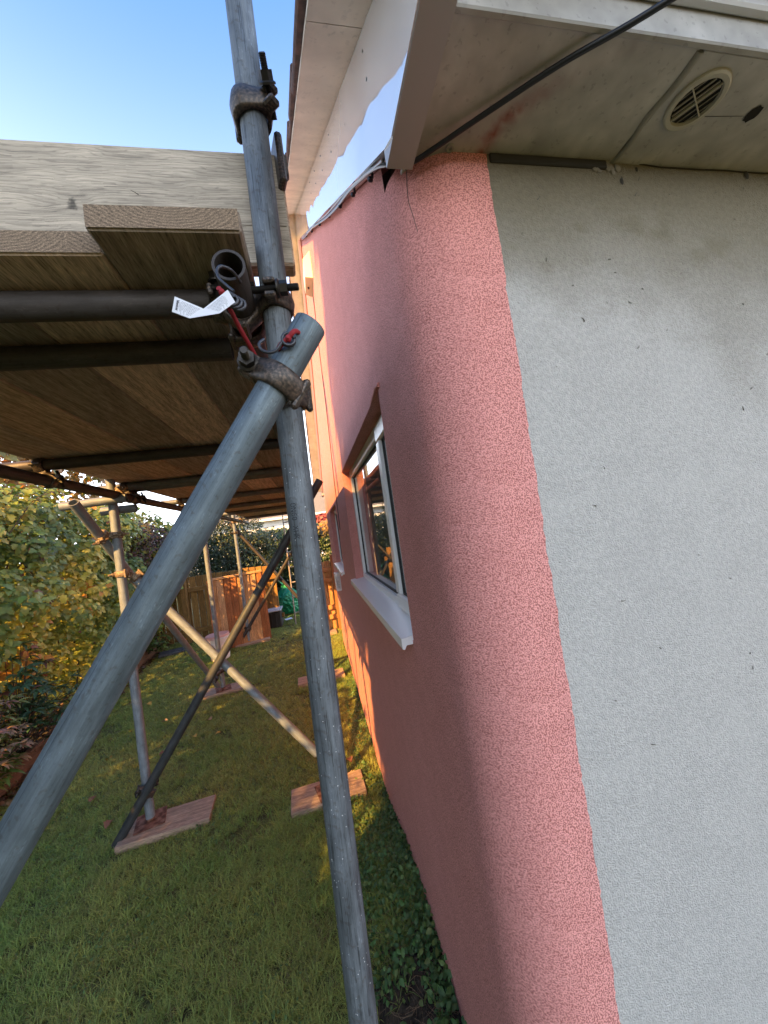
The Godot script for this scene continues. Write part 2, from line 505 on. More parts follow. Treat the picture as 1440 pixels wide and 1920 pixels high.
# ---------------------------------------------------------------- set up
func set_up() -> void:
	var cam := Camera3D.new()
	cam.name = "camera"
	var yaw := 0.196
	var pitch := 0.0384
	var roll := 0.1403
	var f := Vector3(sin(yaw) * cos(pitch), sin(pitch), -cos(yaw) * cos(pitch))
	var r := Vector3(cos(yaw), 0, sin(yaw))
	var u := r.cross(f).normalized()
	var r2 := r * cos(roll) - u * sin(roll)
	var u2 := u * cos(roll) + r * sin(roll)
	cam.fov = rad_to_deg(2.0 * atan(960.0 / 687.0))
	cam.near = 0.02
	cam.far = 600.0
	add_child(cam)
	cam.transform = Transform3D(Basis(r2, u2, -f), V(0, 0, 0))
	cam.current = true
	var env := Environment.new()
	env.background_mode = Environment.BG_SKY
	env.tonemap_mode = Environment.TONE_MAPPER_LINEAR
	env.tonemap_exposure = 3.5
	var sky := Sky.new()
	var sm := ProceduralSkyMaterial.new()
	sm.sky_top_color = Color(0.15, 0.275, 0.43)
	sm.sky_horizon_color = Color(0.91, 0.935, 0.96)
	sm.sky_curve = 0.30
	sm.sky_energy_multiplier = 1.35
	sm.ground_bottom_color = Color(0.20, 0.19, 0.13)
	sm.ground_horizon_color = Color(0.50, 0.52, 0.50)
	sm.sun_angle_max = 20.0
	sky.sky_material = sm
	env.sky = sky
	env.sdfgi_enabled = true
	env.ssao_enabled = true
	env.ssil_enabled = true
	var we := WorldEnvironment.new()
	we.name = "world_environment"
	we.environment = env
	add_child(we)
	var sun := DirectionalLight3D.new()
	sun.name = "sun"
	sun.light_energy = 1.4
	sun.light_color = Color(1.0, 0.76, 0.43)
	sun.light_angular_distance = 0.5
	sun.shadow_enabled = true
	add_child(sun)
	sun.look_at_from_position(Vector3(-0.5, 0.48, 0.65) * 20.0, Vector3.ZERO, Vector3.UP)

# ---------------------------------------------------------------- scaffold
func place_tube(called: String, a: Vector3, b: Vector3, label: String, group := "", m := "galvanised") -> MeshInstance3D:
	var st := S()
	tube(st, a, b)
	var o := obj(called, st, mats[m])
	tag(o, label, "scaffold tube", group)
	return o

# ring that grips a tube: local y along the tube, local +z towards the other tube, bolt lug on +x
func coupler_shapes() -> void:
	var st := S()
	st.set_smooth_group(1)
	var n := 40
	var rings := []
	for i in n:
		var an := TAU * i / n
		var lug := exp(-pow(wrapf(an, -PI, PI) / 0.42, 2.0))
		var hinge := exp(-pow(wrapf(an - PI, -PI, PI) / 0.34, 2.0))
		var back := exp(-pow(wrapf(an - PI / 2, -PI, PI) / 0.7, 2.0))
		var t := 0.0055 + 0.011 * lug + 0.008 * hinge + 0.006 * back
		var w := 0.0175 + 0.004 * back - 0.002 * lug
		var d := Vector3(cos(an), 0, sin(an))
		var ri := 0.0247
		var ro := ri + t
		rings.append([d * ri + Vector3(0, w, 0), d * (ro - 0.002) + Vector3(0, w, 0), d * ro + Vector3(0, w - 0.004, 0), d * (ro + 0.003), d * ro - Vector3(0, w - 0.004, 0), d * (ro - 0.002) - Vector3(0, w, 0), d * ri - Vector3(0, w, 0)])
	for i in n:
		var k := (i + 1) % n
		for j in 7:
			var j2 := (j + 1) % 7
			quad(st, rings[i][j], rings[k][j], rings[k][j2], rings[i][j2])
	st.generate_normals()
	shared["band"] = st.commit()
	st = S()
	# two ears that the eye bolt lies between
	for e in [-1.0, 1.0]:
		box(st, Vector3(0.043, 0.012 * e, 0.0), Vector3(0.024, 0.010, 0.020), 0.003)
	box(st, Vector3(-0.037, 0, 0.0), Vector3(0.012, 0.05, 0.013), 0.004)
	st.generate_normals()
	shared["ears"] = st.commit()
	st = S()
	# eye bolt with its thread
	var prof := [Vector2(0.0, -0.03), Vector2(0.0058, -0.03)]
	var y := -0.03
	while y < 0.046:
		prof.append(Vector2(0.0062, y + 0.0007))
		prof.append(Vector2(0.0053, y + 0.0014))
		y += 0.0018
	prof.append(Vector2(0.0045, 0.048))
	prof.append(Vector2(0.0, 0.048))
	lathe(st, Vector3(0.045, 0, 0.0), prof, 12, Basis(Vector3.RIGHT, -PI / 2))
	st.generate_normals()
	shared["bolt"] = st.commit()
	st = S()
	# flanged hexagon nut
	lathe(st, Vector3(0.045, 0, -0.012), [Vector2(0.0, 0.0), Vector2(0.0145, 0.0), Vector2(0.0145, 0.003), Vector2(0.011, 0.005)], 20, Basis(Vector3.RIGHT, -PI / 2))
	var hex := []
	for i in 6: hex.append(Vector3(0.045 + 0.0115 * cos(TAU * i / 6), 0.0115 * sin(TAU * i / 6), -0.016))
	for i in 6:
		var a: Vector3 = hex[i]
		var b: Vector3 = hex[(i + 1) % 6]
		var o := Vector3(0, 0, -0.013)
		face(st, [a, b, b + o, a + o], Vector3(0.045, 0, -0.022))
		face(st, [Vector3(0.045, 0, -0.029), a + o, b + o], Vector3(0.045, 0, 0))
	st.generate_normals()
	shared["nut"] = st.commit()
	st = S()
	box(st, Vector3.ZERO, Vector3(0.034, 0.034, 0.012), 0.004)
	st.generate_normals()
	shared["saddle"] = st.commit()

# joins tube 1 (through p1 along d1) with tube 2 (through p2 along d2)
func coupler(p1: Vector3, d1: Vector3, p2: Vector3, d2: Vector3, label: String, group := "", m := "forged", flip1 := 1.0, flip2 := 1.0) -> Node3D:
	var mid := (p1 + p2) / 2.0
	var t := thing("scaffold_coupler", mid, label, "scaffold coupler", group)
	var k := 0
	for pr in [[p1, d1, p2, flip1], [p2, d2, p1, flip2]]:
		var y: Vector3 = pr[1].normalized() * pr[3]
		var z: Vector3 = (pr[2] - pr[0])
		z = (z - y * z.dot(y)).normalized()
		var b := Basis(y.cross(z), y, z)
		for part in ["band", "ears", "bolt", "nut"]:
			var o := mesh_node({"band": "band", "ears": "bolt_lug", "bolt": "eye_bolt", "nut": "nut"}[part], shared[part], mats["bolt"] if part in ["bolt", "nut"] and m == "forged" else mats[m], t)
			o.transform = Transform3D(b, pr[0] - mid)
		k += 1
	var zz := (p2 - p1).normalized()
	var up := d1.normalized()
	var o2 := mesh_node("saddle", shared["saddle"], mats[m], t)
	o2.transform = Transform3D(Basis(up.cross(zz).normalized(), up, zz).orthonormalized().scaled_local(Vector3(1, 1, max(0.5, (p1.distance_to(p2) - 0.056) / 0.012))), Vector3.ZERO)
	return t

func sole_plate(at: Vector3, turn: float, lx: float, lz: float, label: String, plate_label: String, foot := Vector3.ZERO) -> void:
	var st := S()
	box(st, Vector3(0, 0.019, 0), Vector3(lz, 0.038, lx), 0.003)
	var o := obj("sole_board", st, mats["sole"])
	o.transform = Transform3D(Basis(Vector3.UP, turn + PI / 2), at)
	tag(o, label, "sole board", "sole boards under the scaffold legs")
	if plate_label:
		st = S()
		box(st, Vector3(0, 0.003, 0), Vector3(0.15, 0.006, 0.15), 0.0015)
		lathe(st, Vector3(0, 0.006, 0), [Vector2(0.019, 0), Vector2(0.019, 0.05), Vector2(0, 0.05)], 14)
		var p := obj("base_plate", st, mats["rust"])
		p.transform = Transform3D(Basis(Vector3.UP, turn + 0.2), Vector3(foot.x, at.y + 0.0385, foot.z))
		tag(p, plate_label, "base plate", "rusty base plates under the scaffold legs")

func scaffold() -> void:
	coupler_shapes()
	# standards
	var a_low := V(-0.031, -1.42, 0.678)
	var a_top := V(-0.001, 1.55, 0.645)
	var pole := place_tube("scaffold_standard", a_low, a_top, "tall grey galvanised scaffold pole nearest the camera, beside the house wall")
	# stamped letters on the near pole
	var txt := TextMesh.new()
	var sf := SystemFont.new()
	sf.font_names = PackedStringArray(["Droid Sans Mono"])
	txt.font = sf
	txt.text = "ON60 XHK"
	txt.font_size = 12
	txt.pixel_size = 0.0011
	txt.depth = 0.0006
	var pd := (a_top - a_low).normalized()
	var at_s: Vector3 = a_low.lerp(a_top, (1.39 + 0.06) / 2.97)
	var outw := (V(-0.30, 0.0, 0.15) - V(-0.015, 0, 0.66)).normalized()
	outw = (outw - pd * outw.dot(pd)).normalized()
	var stm := mesh_node("stamped_letters", txt, mats["stamp"], pole)
	stm.transform = Transform3D(Basis(-pd, pd.cross(-outw).normalized() * -1.0, outw), at_s + outw * 0.0238)
	var sp := S()
	for i in 260:
		var tt := 0.02 + 0.52 * pow(rng.randf(), 1.2)
		var an := R(-1.7, 1.5)
		var dd := (Vector3(sin(an), 0, cos(an)) - pd * Vector3(sin(an), 0, cos(an)).dot(pd)).normalized()
		var rr := R(0.0003, 0.0009)
		lathe(sp, a_low.lerp(a_top, tt) + dd * 0.0241, [Vector2(0, rr * 0.5), Vector2(rr, rr * 0.2), Vector2(rr * 1.1, -rr * 0.3)], 6, frame_of(dd))
	obj("cement_spatter", sp, mats["spatter"], pole).set_meta("kind", "stuff")
	# outer standards 1..3, inner standards 2..4
	var outer := [[-1.104, 2.39], [-1.138, 4.235], [-1.171, 6.012]]
	var nth := ["nearest", "second", "farthest"]
	for i in 3:
		place_tube("scaffold_standard", V(outer[i][0], -1.44, outer[i][1]), V(outer[i][0] - 0.01, 1.4, outer[i][1] - 0.02), "%s of the scaffold poles along the hedge side of the lawn" % nth[i], "outer scaffold poles", "galvanised_sunlit")
	for i in 3:
		var iz: float = [2.235, 4.02, 5.72][i]
		place_tube("scaffold_standard", V([-0.098, -0.105, -0.112][i], -1.44, iz), V([-0.090, -0.10, -0.105][i], 1.4, iz - 0.02), "scaffold pole by the house wall, %s from the camera behind the near pole" % ["second", "third", "fourth"][i], "inner scaffold poles", "galvanised_dull")
	# ledgers
	place_tube("scaffold_ledger", V(-0.0712, 0.418, 0.555), V(-0.068, 0.40, 6.6), "scaffold tube under the inner deck edge, its open end facing the camera", "", "galvanised_brown")
	place_tube("scaffold_ledger", V(-1.066, 0.392, 0.3), V(-1.076, 0.384, 6.65), "dark brown scaffold tube running under the outer deck edge beside the hedge", "", "galvanised_brown")
	# transoms
	var tz := [0.714, 0.886, 1.79, 2.50, 2.575, 3.46, 4.36, 5.26, 6.55]
	var tl := ["first and nearest", "second", "third", "fourth, one of a close pair,", "fifth, farther one of a close pair,", "sixth", "seventh", "eighth", "ninth and farthest"]
	for i in tz.size():
		var y := DECK - 0.0252
		place_tube("scaffold_transom", V(R(-1.26, -1.2), y, tz[i] + R(-0.01, 0.01)), V(-0.005 if i > 1 else -0.13, y, tz[i]), "%s cross tube carrying the scaffold boards from below" % tl[i], "cross tubes under the deck", "galvanised_brown" if i < 3 else "galvanised_dull")
	place_tube("scaffold_transom", V(-1.33, 0.352, 2.30), V(-1.02, 0.368, 2.34), "short pale scaffold tube end sticking out beyond the hedge side pole", "", "galvanised_sunlit")
	place_tube("scaffold_transom", V(-1.20, 0.318, 2.43), V(-1.02, 0.318, 2.45), "shorter pale tube stub just below another tube end by the hedge side pole", "", "galvanised_sunlit")
	# braces
	var b_top := V(0.036, 0.316, 0.545)
	var b_low := V(-1.02, -1.20, 0.56)
	place_tube("scaffold_brace", b_low, b_top, "thick looking steel brace slanting across the foreground up to the near pole", "", "galvanised_smooth")
	place_tube("scaffold_brace", V(-1.246, -1.495, 2.31), V(0.083, 0.345, 2.345), "dark scaffold brace rising from the nearest hedge side sole board to the wall", "", "galvanised_shaded")
	place_tube("scaffold_brace", V(-1.165, 0.34, 2.115), V(-1.175, -1.40, 4.18), "scaffold brace with open upper end falling from nearest to second hedge side pole", "", "galvanised_sunlit")
	place_tube("scaffold_brace", V(-1.065, -0.105, 2.45), V(-0.148, -1.287, 2.31), "pale scaffold brace falling from the nearest hedge side pole towards the wall", "", "galvanised_sunlit")
	place_tube("scaffold_brace", V(-1.25, 0.375, 6.06), V(-0.17, -1.20, 5.95), "far scaffold brace falling from the third hedge side pole towards the wall", "", "galvanised_brown")
	place_tube("scaffold_brace", V(-1.34, -1.495, 6.0), V(-0.14, 0.10, 5.86), "far scaffold brace rising from the third hedge side sole board towards the wall", "", "galvanised_brown")
	# sole boards and base plates
	sole_plate(V(-1.0, -1.5, 2.36), 0.07, 0.46, 0.20, "reddish sole board under the nearest hedge side scaffold pole", "rusty base plate of the nearest hedge side scaffold pole", V(-1.104, 0, 2.39))
	sole_plate(V(-1.11, -1.5, 4.235), 0.1, 0.42, 0.21, "sole board under the second hedge side scaffold pole, near the white bucket", "rusty base plate of the second hedge side scaffold pole", V(-1.138, 0, 4.235))
	sole_plate(V(-1.12, -1.5, 6.04), 0.12, 0.5, 0.2, "sole board at the foot of the leaning fence panel", "")
	sole_plate(V(-0.11, -1.5, 2.24), 0.05, 0.42, 0.2, "sole board in the grass below the window sill, cut short by the near pole", "rusty base plate on the sole board below the window sill", V(-0.098, 0, 2.235))
	sole_plate(V(-0.115, -1.5, 4.0), 0.05, 0.48, 0.2, "reddish sole board near the wall between two others in the same row", "")
	sole_plate(V(-0.03, -1.5, 5.72), 0.04, 0.36, 0.2, "farthest sole board near the wall, beside the orange fence", "")
	# couplers near the camera
	var pa := func(y: float) -> Vector3: return a_low.lerp(a_top, (y + 1.42) / 2.97)
	var up := pd
	var zdir := Vector3(0, 0, -1)
	var xdir := Vector3(1, 0, 0)
	coupler(pa.call(0.420), up, V(-0.0722, 0.416, 0.665), Vector3(0.001, -0.002, -1), "right angle coupler joining the near pole and the open ended ledger", "", "forged", 1.0, -1.0)
	var bd := (b_top - b_low).normalized()
	coupler(b_low.lerp(b_top, 0.945), bd, pa.call(0.247), up, "rusty brown swivel coupler clamping the foreground brace to the near pole", "", "forged", 1.0, -1.0)
	coupler(V(-0.0715, 0.412, 0.72), zdir, V(-0.11, 0.462, 0.714), xdir, "dark coupler under the first cross tube with its bolt pointing down", "", "forged", 1.0, -1.0)
	# board clamp on the near pole
	var c := thing("board_clamp", pa.call(0.775), "dark rusty clamp gripping the near pole at the top of the upright end board", "scaffold clamp")
	var zz := Vector3(0.0, 0.0, 1)
	zz = (zz - up * zz.dot(up)).normalized()
	var cb := Basis(up.cross(zz), up, zz)
	var lug := Basis(up, -0.75) * cb
	for part in ["band", "ears", "bolt", "nut"]:
		var o := mesh_node({"band": "band", "ears": "bolt_lug", "bolt": "eye_bolt", "nut": "nut"}[part], shared[part], mats["forged"] if part in ["band", "ears"] else mats["bolt"], c)
		if part in ["bolt", "nut"]:
			var bx := Vector3(0.93, 0.0, 0.37)
			var bz := -Vector3(-0.10, 0.62, 0.77).normalized()
			bx = (bx - bz * bx.dot(bz)).normalized()
			o.transform = Transform3D(Basis(bx, bz.cross(bx), bz), lug.x * 0.046 - bx * 0.045 + Vector3(0, 0.004, 0.0))
		else:
			o.transform = Transform3D(lug.scaled_local(Vector3(1.08, 1.0, 1.08)), Vector3.ZERO)
	var st := S()
	box(st, Vector3(0.036, -0.05, -0.045), Vector3(0.014, 0.10, 0.05), 0.004, Basis(Vector3.UP, 0.25))
	box(st, Vector3(0.045, -0.02, -0.075), Vector3(0.02, 0.05, 0.02), 0.005)
	obj("hook_plate", st, mats["forged"], c)
	# couplers further off
	coupler(V(-1.107, 0.165, 2.375), Vector3.UP, V(-1.165, 0.17, 2.33), Vector3(0.0, -0.645, -0.765), "pale coupler high on the nearest hedge side pole, holding the open ended brace", "", "forged_pale")
	coupler(V(-1.106, -0.06, 2.378), Vector3.UP, V(-1.055, -0.09, 2.44), Vector3(0.61, -0.79, 0.09), "pale coupler below another on the nearest hedge side pole, at the pale brace", "", "forged_pale")
	coupler(V(-1.104, -1.27, 2.388), Vector3.UP, V(-1.08, -1.268, 2.325), Vector3(0.585, 0.81, 0), "coupler low on the nearest hedge side pole above its sole board")
	coupler(V(-1.138, -1.27, 4.235), Vector3.UP, V(-1.175, -1.27, 4.06), Vector3(0, -0.645, -0.765), "coupler low on the second hedge side pole")
	coupler(V(-1.171, -1.27, 6.01), Vector3.UP, V(-1.16, -1.26, 5.97), Vector3(0.6, 0.8, 0), "coupler low on the third hedge side pole before the leaning panel")
	coupler(V(-1.173, 0.22, 6.0), Vector3.UP, V(-1.15, 0.23, 6.06), Vector3(0.56, -0.82, 0.05), "coupler high on the third hedge side pole")
	for i in [2, 3, 4, 5, 6]:
		coupler(V(-1.07, 0.39, tz[i]), zdir, V(-1.09, DECK - 0.0252, tz[i]), xdir, "coupler hanging below the dark outer ledger at the %s cross tube" % ["", "", "third", "fourth", "fifth", "sixth", "seventh"][i], "couplers along the outer ledger", "forged")
	for i in 3:
		coupler(V(outer[i][0] - 0.008, 0.388, outer[i][1] - 0.02), Vector3.UP, V(-1.07, 0.388, outer[i][1] - 0.02), zdir, "coupler tying the dark outer ledger to the %s hedge side pole" % nth[i], "ledger couplers on the hedge side poles", "forged_pale")
	# deck boards, five rows
	var edges := [-0.048, -0.266, -0.482, -0.698, -0.914, -1.13]
	var cuts := [[0.575, 4.40, 6.74], [0.625, 3.47, 6.70], [0.63, 4.37, 6.73], [0.618, 3.44, 6.69], [0.64, 4.38, 6.72]]
	var tone := [["board_c", "board_a"], ["board_b", "board_d"], ["board_c", "board_b"], ["board_d", "board_a"], ["board_a", "board_d"]]
	var rown := ["wall side", "second", "middle", "fourth", "hedge side"]
	for i in 5:
		for j in 2:
			st = S()
			var x0: float = edges[i] - R(0.0004, 0.0012)
			var x1: float = edges[i + 1] + R(0.0004, 0.0012)
			var z0: float = cuts[i][j] + (0.003 if j else 0.0)
			var z1: float = cuts[i][j + 1]
			box(st, Vector3.ZERO, Vector3(absf(x1 - x0), 0.038, z1 - z0), 0.004)
			var o := obj("scaffold_board", st, mats[tone[i][j]])
			o.position = V((x0 + x1) / 2, DECK + 0.019 + R(0.0, 0.0025), (z0 + z1) / 2)
			tag(o, "wooden scaffold board in the deck's %s row, %s" % [rown[i], "its sawn end nearest the camera" if j == 0 else "the far length"], "scaffold board", "scaffold boards of the deck")
			if j == 0:
				st = S()
				var zf := (z1 - z0) / 2 + 0.0012
				var hw: float = absf(x1 - x0) / 2 - 0.002
				var un := 0.21 * i
				quad(st, Vector3(-hw, 0.0172, zf), Vector3(hw, 0.0172, zf), Vector3(hw, -0.0172, zf), Vector3(-hw, -0.0172, zf), Vector2(un, 0), Vector2(un + 1, 0), Vector2(un + 1, 1), Vector2(un, 1))
				obj("end_grain", st, mats["end_grain"], o)
	# upright end board across the deck
	st = S()
	var w0 := V(-1.15, 0.5255, 0.703)
	var w1 := V(0.033, 0.5255, 0.703)
	var eb := S()
	for s in 1:
		box(st, Vector3.ZERO, Vector3(0.038, 0.225, 1.183), 0.004)
	var ob := obj("scaffold_board", st, mats["board_b"])
	ob.transform = Transform3D(Basis(Vector3.UP, PI / 2) * Basis(Vector3(0, 0, 1), 0.0), V(-0.5585, 0.5255 + 0.1125, 0.716))
	tag(ob, "weathered wooden board standing on edge across the near end of the deck", "scaffold board")
	quad(eb, Vector3(0.0195, 0.109, 0.588), Vector3(0.0195, 0.109, -0.588), Vector3(0.0195, -0.109, -0.588), Vector3(0.0195, -0.109, 0.588), Vector2(2, 0), Vector2(0, 0), Vector2(0, 1), Vector2(2, 1))
	# two drying cracks
	var ebf := obj("weathered_face", eb, mats["end_board"], ob)
	# the face looks at the camera: turn so that local x points towards it
	ob.transform.basis = Basis(Vector3(0, 0, 1), Vector3(0, 1, 0), Vector3(-1, 0, 0))
	for q in [[Vector3(0.0198, -0.036, -0.585), Vector3(0.0198, -0.035, -0.53), Vector3(0.0198, -0.036, -0.47), 0.0007], [Vector3(0.0198, -0.098, 0.20), Vector3(0.0198, -0.094, 0.12), Vector3(0.0198, -0.092, -0.10), 0.0006], [Vector3(0.0198, 0.018, -0.33), Vector3(0.0198, 0.022, -0.325), Vector3(0.0198, 0.026, -0.318), 0.0007]]:
		var ck := S()
		wire(ck, [q[0], q[1], q[2]], q[3], 0.0003, 4)
		obj("crack", ck, mats["dirt"], ob)
	bungee()

func bungee() -> void:
	# elastic cord wound round the near pole, a wire hook at each end, a paper tag
	var o := thing("bungee_cord", V(-0.05, 0.33, 0.60), "red elastic cord with black wire hooks hung on the open ledger end", "bungee cord")
	var at := o.position
	var st := S()
	var p := []
	for q in [V(-0.083, 0.355, 0.515), V(-0.079, 0.35, 0.528), V(-0.068, 0.325, 0.56), V(-0.052, 0.295, 0.605), V(-0.048, 0.265, 0.635), V(-0.04, 0.245, 0.66)]: p.append(q - at)
	wire(st, curve(p), 0.0035)
	obj("cord", st, mats["cord_red"], o)
	st = S()
	p = []
	for q in [V(-0.040, 0.262, 0.640), V(-0.036, 0.270, 0.600), V(-0.026, 0.270, 0.560), V(-0.012, 0.272, 0.520), V(0.001, 0.278, 0.510), V(0.014, 0.290, 0.515), V(0.034, 0.312, 0.60)]: p.append(q - at)
	wire(st, curve(p), 0.0035)
	obj("cord", st, mats["cord_red"], o)
	# hook in the tube mouth
	st = S()
	p = []
	for q in [V(-0.058, 0.398, 0.565), V(-0.066, 0.398, 0.540), V(-0.078, 0.397, 0.530), V(-0.084, 0.388, 0.527), V(-0.082, 0.375, 0.525), V(-0.072, 0.362, 0.522), V(-0.064, 0.352, 0.518)]: p.append(q - at)
	wire(st, curve(p), 0.0022)
	var coil := []
	for i in 40:
		var an := TAU * i / 11.0
		coil.append(V(-0.0735, 0.343, 0.5185) - at + Vector3(0.0085 * cos(an), 0.0085 * sin(an), 0.0) + Vector3(0.016, -0.006, -0.010) * (float(i) / 40.0))
	wire(st, coil, 0.0024)
	obj("wire_hook", st, mats["hook_wire"], o)
	st = S()
	p = []
	for q in [V(-0.032, 0.284, 0.522), V(-0.039, 0.277, 0.519), V(-0.038, 0.268, 0.518), V(-0.029, 0.262, 0.516), V(-0.018, 0.263, 0.514), V(-0.010, 0.271, 0.512), V(-0.003, 0.279, 0.511), V(0.004, 0.283, 0.509)]: p.append(q - at)
	wire(st, curve(p), 0.0023)
	coil = []
	for i in 30:
		var an := TAU * i / 11.0
		coil.append(V(0.001, 0.277, 0.509) - at + Vector3(0.0085 * cos(an), 0.0085 * sin(an), -0.0026 * i / 10.0))
	wire(st, coil, 0.0023)
	obj("wire_hook", st, mats["hook_wire"], o)
	for q in [V(-0.079, 0.3475, 0.513), V(0.001, 0.277, 0.508)]:
		st = S()
		lathe(st, q - at, [Vector2(0, 0.0045), Vector2(0.003, 0.0035), Vector2(0.0045, 0), Vector2(0.004, -0.004), Vector2(0, -0.006)], 12, Basis(Vector3.RIGHT, 1.3))
		obj("cord_knot", st, mats["cord_red"], o)
	# tag: two folded leaves
	st = S()
	var a := V(-0.1375, 0.3385, 0.507) - at
	var b := V(-0.1425, 0.3165, 0.505) - at
	var c := V(-0.121, 0.304, 0.500) - at
	var d := V(-0.103, 0.3185, 0.503) - at
	var e := V(-0.083, 0.3085, 0.498) - at
	var f := V(-0.062, 0.326, 0.502) - at
	var g := V(-0.070, 0.346, 0.506) - at
	for side in [0.0, 0.0004]:
		var sh := Vector3(0, 0, -side)
		quad(st, a + sh, d + sh, c + sh, b + sh, Vector2(0, 0), Vector2(0, 1), Vector2(1, 1), Vector2(1, 0))
		quad(st, d + sh, d + sh, e + sh, c + sh, Vector2(0, 0.95), Vector2(0, 0.95), Vector2(0.1, 0.99), Vector2(0.05, 0.99))
		quad(st, g + sh, f + sh, e + sh, d + sh, Vector2(0, 0.0), Vector2(1, 0.0), Vector2(1, 1), Vector2(0, 1))
	obj("paper_tag", st, mats["tag_paper"], o)
	var txt := TextMesh.new()
	var sf := SystemFont.new()
	sf.font_names = PackedStringArray(["Droid Serif"])
	sf.font_weight = 700
	sf.font_italic = true
	txt.font = sf
	txt.text = "Master"
	txt.font_size = 12
	txt.pixel_size = 0.00036
	txt.depth = 0.0002
	var t := mesh_node("tag_print", txt, mats["ink"], o)
	var right := (b - a).normalized()
	var n := Vector3(0.0, 0.15, 1.0).normalized()
	n = (n - right * n.dot(right)).normalized()
	t.transform = Transform3D(Basis(right, n.cross(right), n), (a * 0.41 + b * 0.41 + c * 0.09 + d * 0.09) + n * 0.0006)

# ---------------------------------------------------------------- house
func verge(z: float) -> float:   # top of the gable wall
	var t: float = z if z < RIDGE else 2.0 * RIDGE - z
	return 0.590 + PITCH * (t - 0.534)

func pane_window(house: Node3D, at: Vector3, z0: float, z1: float, y0: float, y1: float, xf: float, mull: float) -> void:
	var st := S()
	# outer frame, xf is its outer face
	span(st, V(xf, y0, z0), V(xf + 0.06, y0 + 0.045, z1), 0.004)
	span(st, V(xf, y1 - 0.045, z0), V(xf + 0.06, y1, z1), 0.004)
	span(st, V(xf + 0.0005, y0 + 0.045, z0), V(xf + 0.06, y1 - 0.045, z0 + 0.045), 0.004)
	span(st, V(xf + 0.0005, y0 + 0.045, z1 - 0.045), V(xf + 0.06, y1 - 0.045, z1), 0.004)
	span(st, V(xf + 0.0005, y0 + 0.045, mull - 0.03), V(xf + 0.06, y1 - 0.045, mull + 0.03), 0.004)
	var w := thing_part("window", house)
	obj("frame", st, mats["upvc"], w, -at)
	# opening casement on the near side stands proud
	st = S()
	var xs := xf - 0.012
	var s0 := z0 + 0.022
	var s1 := mull + 0.012
	var b0 := y0 + 0.022
	var b1 := y1 - 0.022
	span(st, V(xs, b0, s0), V(xf + 0.03, b0 + 0.05, s1), 0.005)
	span(st, V(xs, b1 - 0.05, s0), V(xf + 0.03, b1, s1), 0.005)
	span(st, V(xs + 0.0005, b0 + 0.05, s0), V(xf + 0.03, b1 - 0.05, s0 + 0.05), 0.005)
	span(st, V(xs + 0.0005, b0 + 0.05, s1 - 0.05), V(xf + 0.03, b1 - 0.05, s1), 0.005)
	obj("casement", st, mats["upvc"], w, -at)
	for q in [[s0 + 0.05, s1 - 0.05, b0 + 0.05, b1 - 0.05, xs + 0.012], [mull + 0.03, z1 - 0.045, y0 + 0.045, y1 - 0.045, xf + 0.014]]:
		st = S()
		var t := 0.006
		span(st, V(q[4], q[2], q[0]), V(q[4] + 0.01, q[2] + t, q[1]))
		span(st, V(q[4], q[3] - t, q[0]), V(q[4] + 0.01, q[3], q[1]))
		span(st, V(q[4], q[2] + t, q[0]), V(q[4] + 0.01, q[3] - t, q[0] + t))
		span(st, V(q[4], q[2] + t, q[1] - t), V(q[4] + 0.01, q[3] - t, q[1]))
		obj("gasket", st, mats["gasket"], w, -at)
		st = S()
		quad(st, V(q[4] + 0.004, q[3] - 0.003, q[0] + 0.003), V(q[4] + 0.004, q[3] - 0.003, q[1] - 0.003), V(q[4] + 0.004, q[2] + 0.003, q[1] - 0.003), V(q[4] + 0.004, q[2] + 0.003, q[0] + 0.003))
		obj("pane", st, mats["glass"], w, -at)

func thing_part(called: String, parent: Node) -> Node3D:
	var o := Node3D.new()
	o.name = called
	parent.add_child(o, true)
	return o

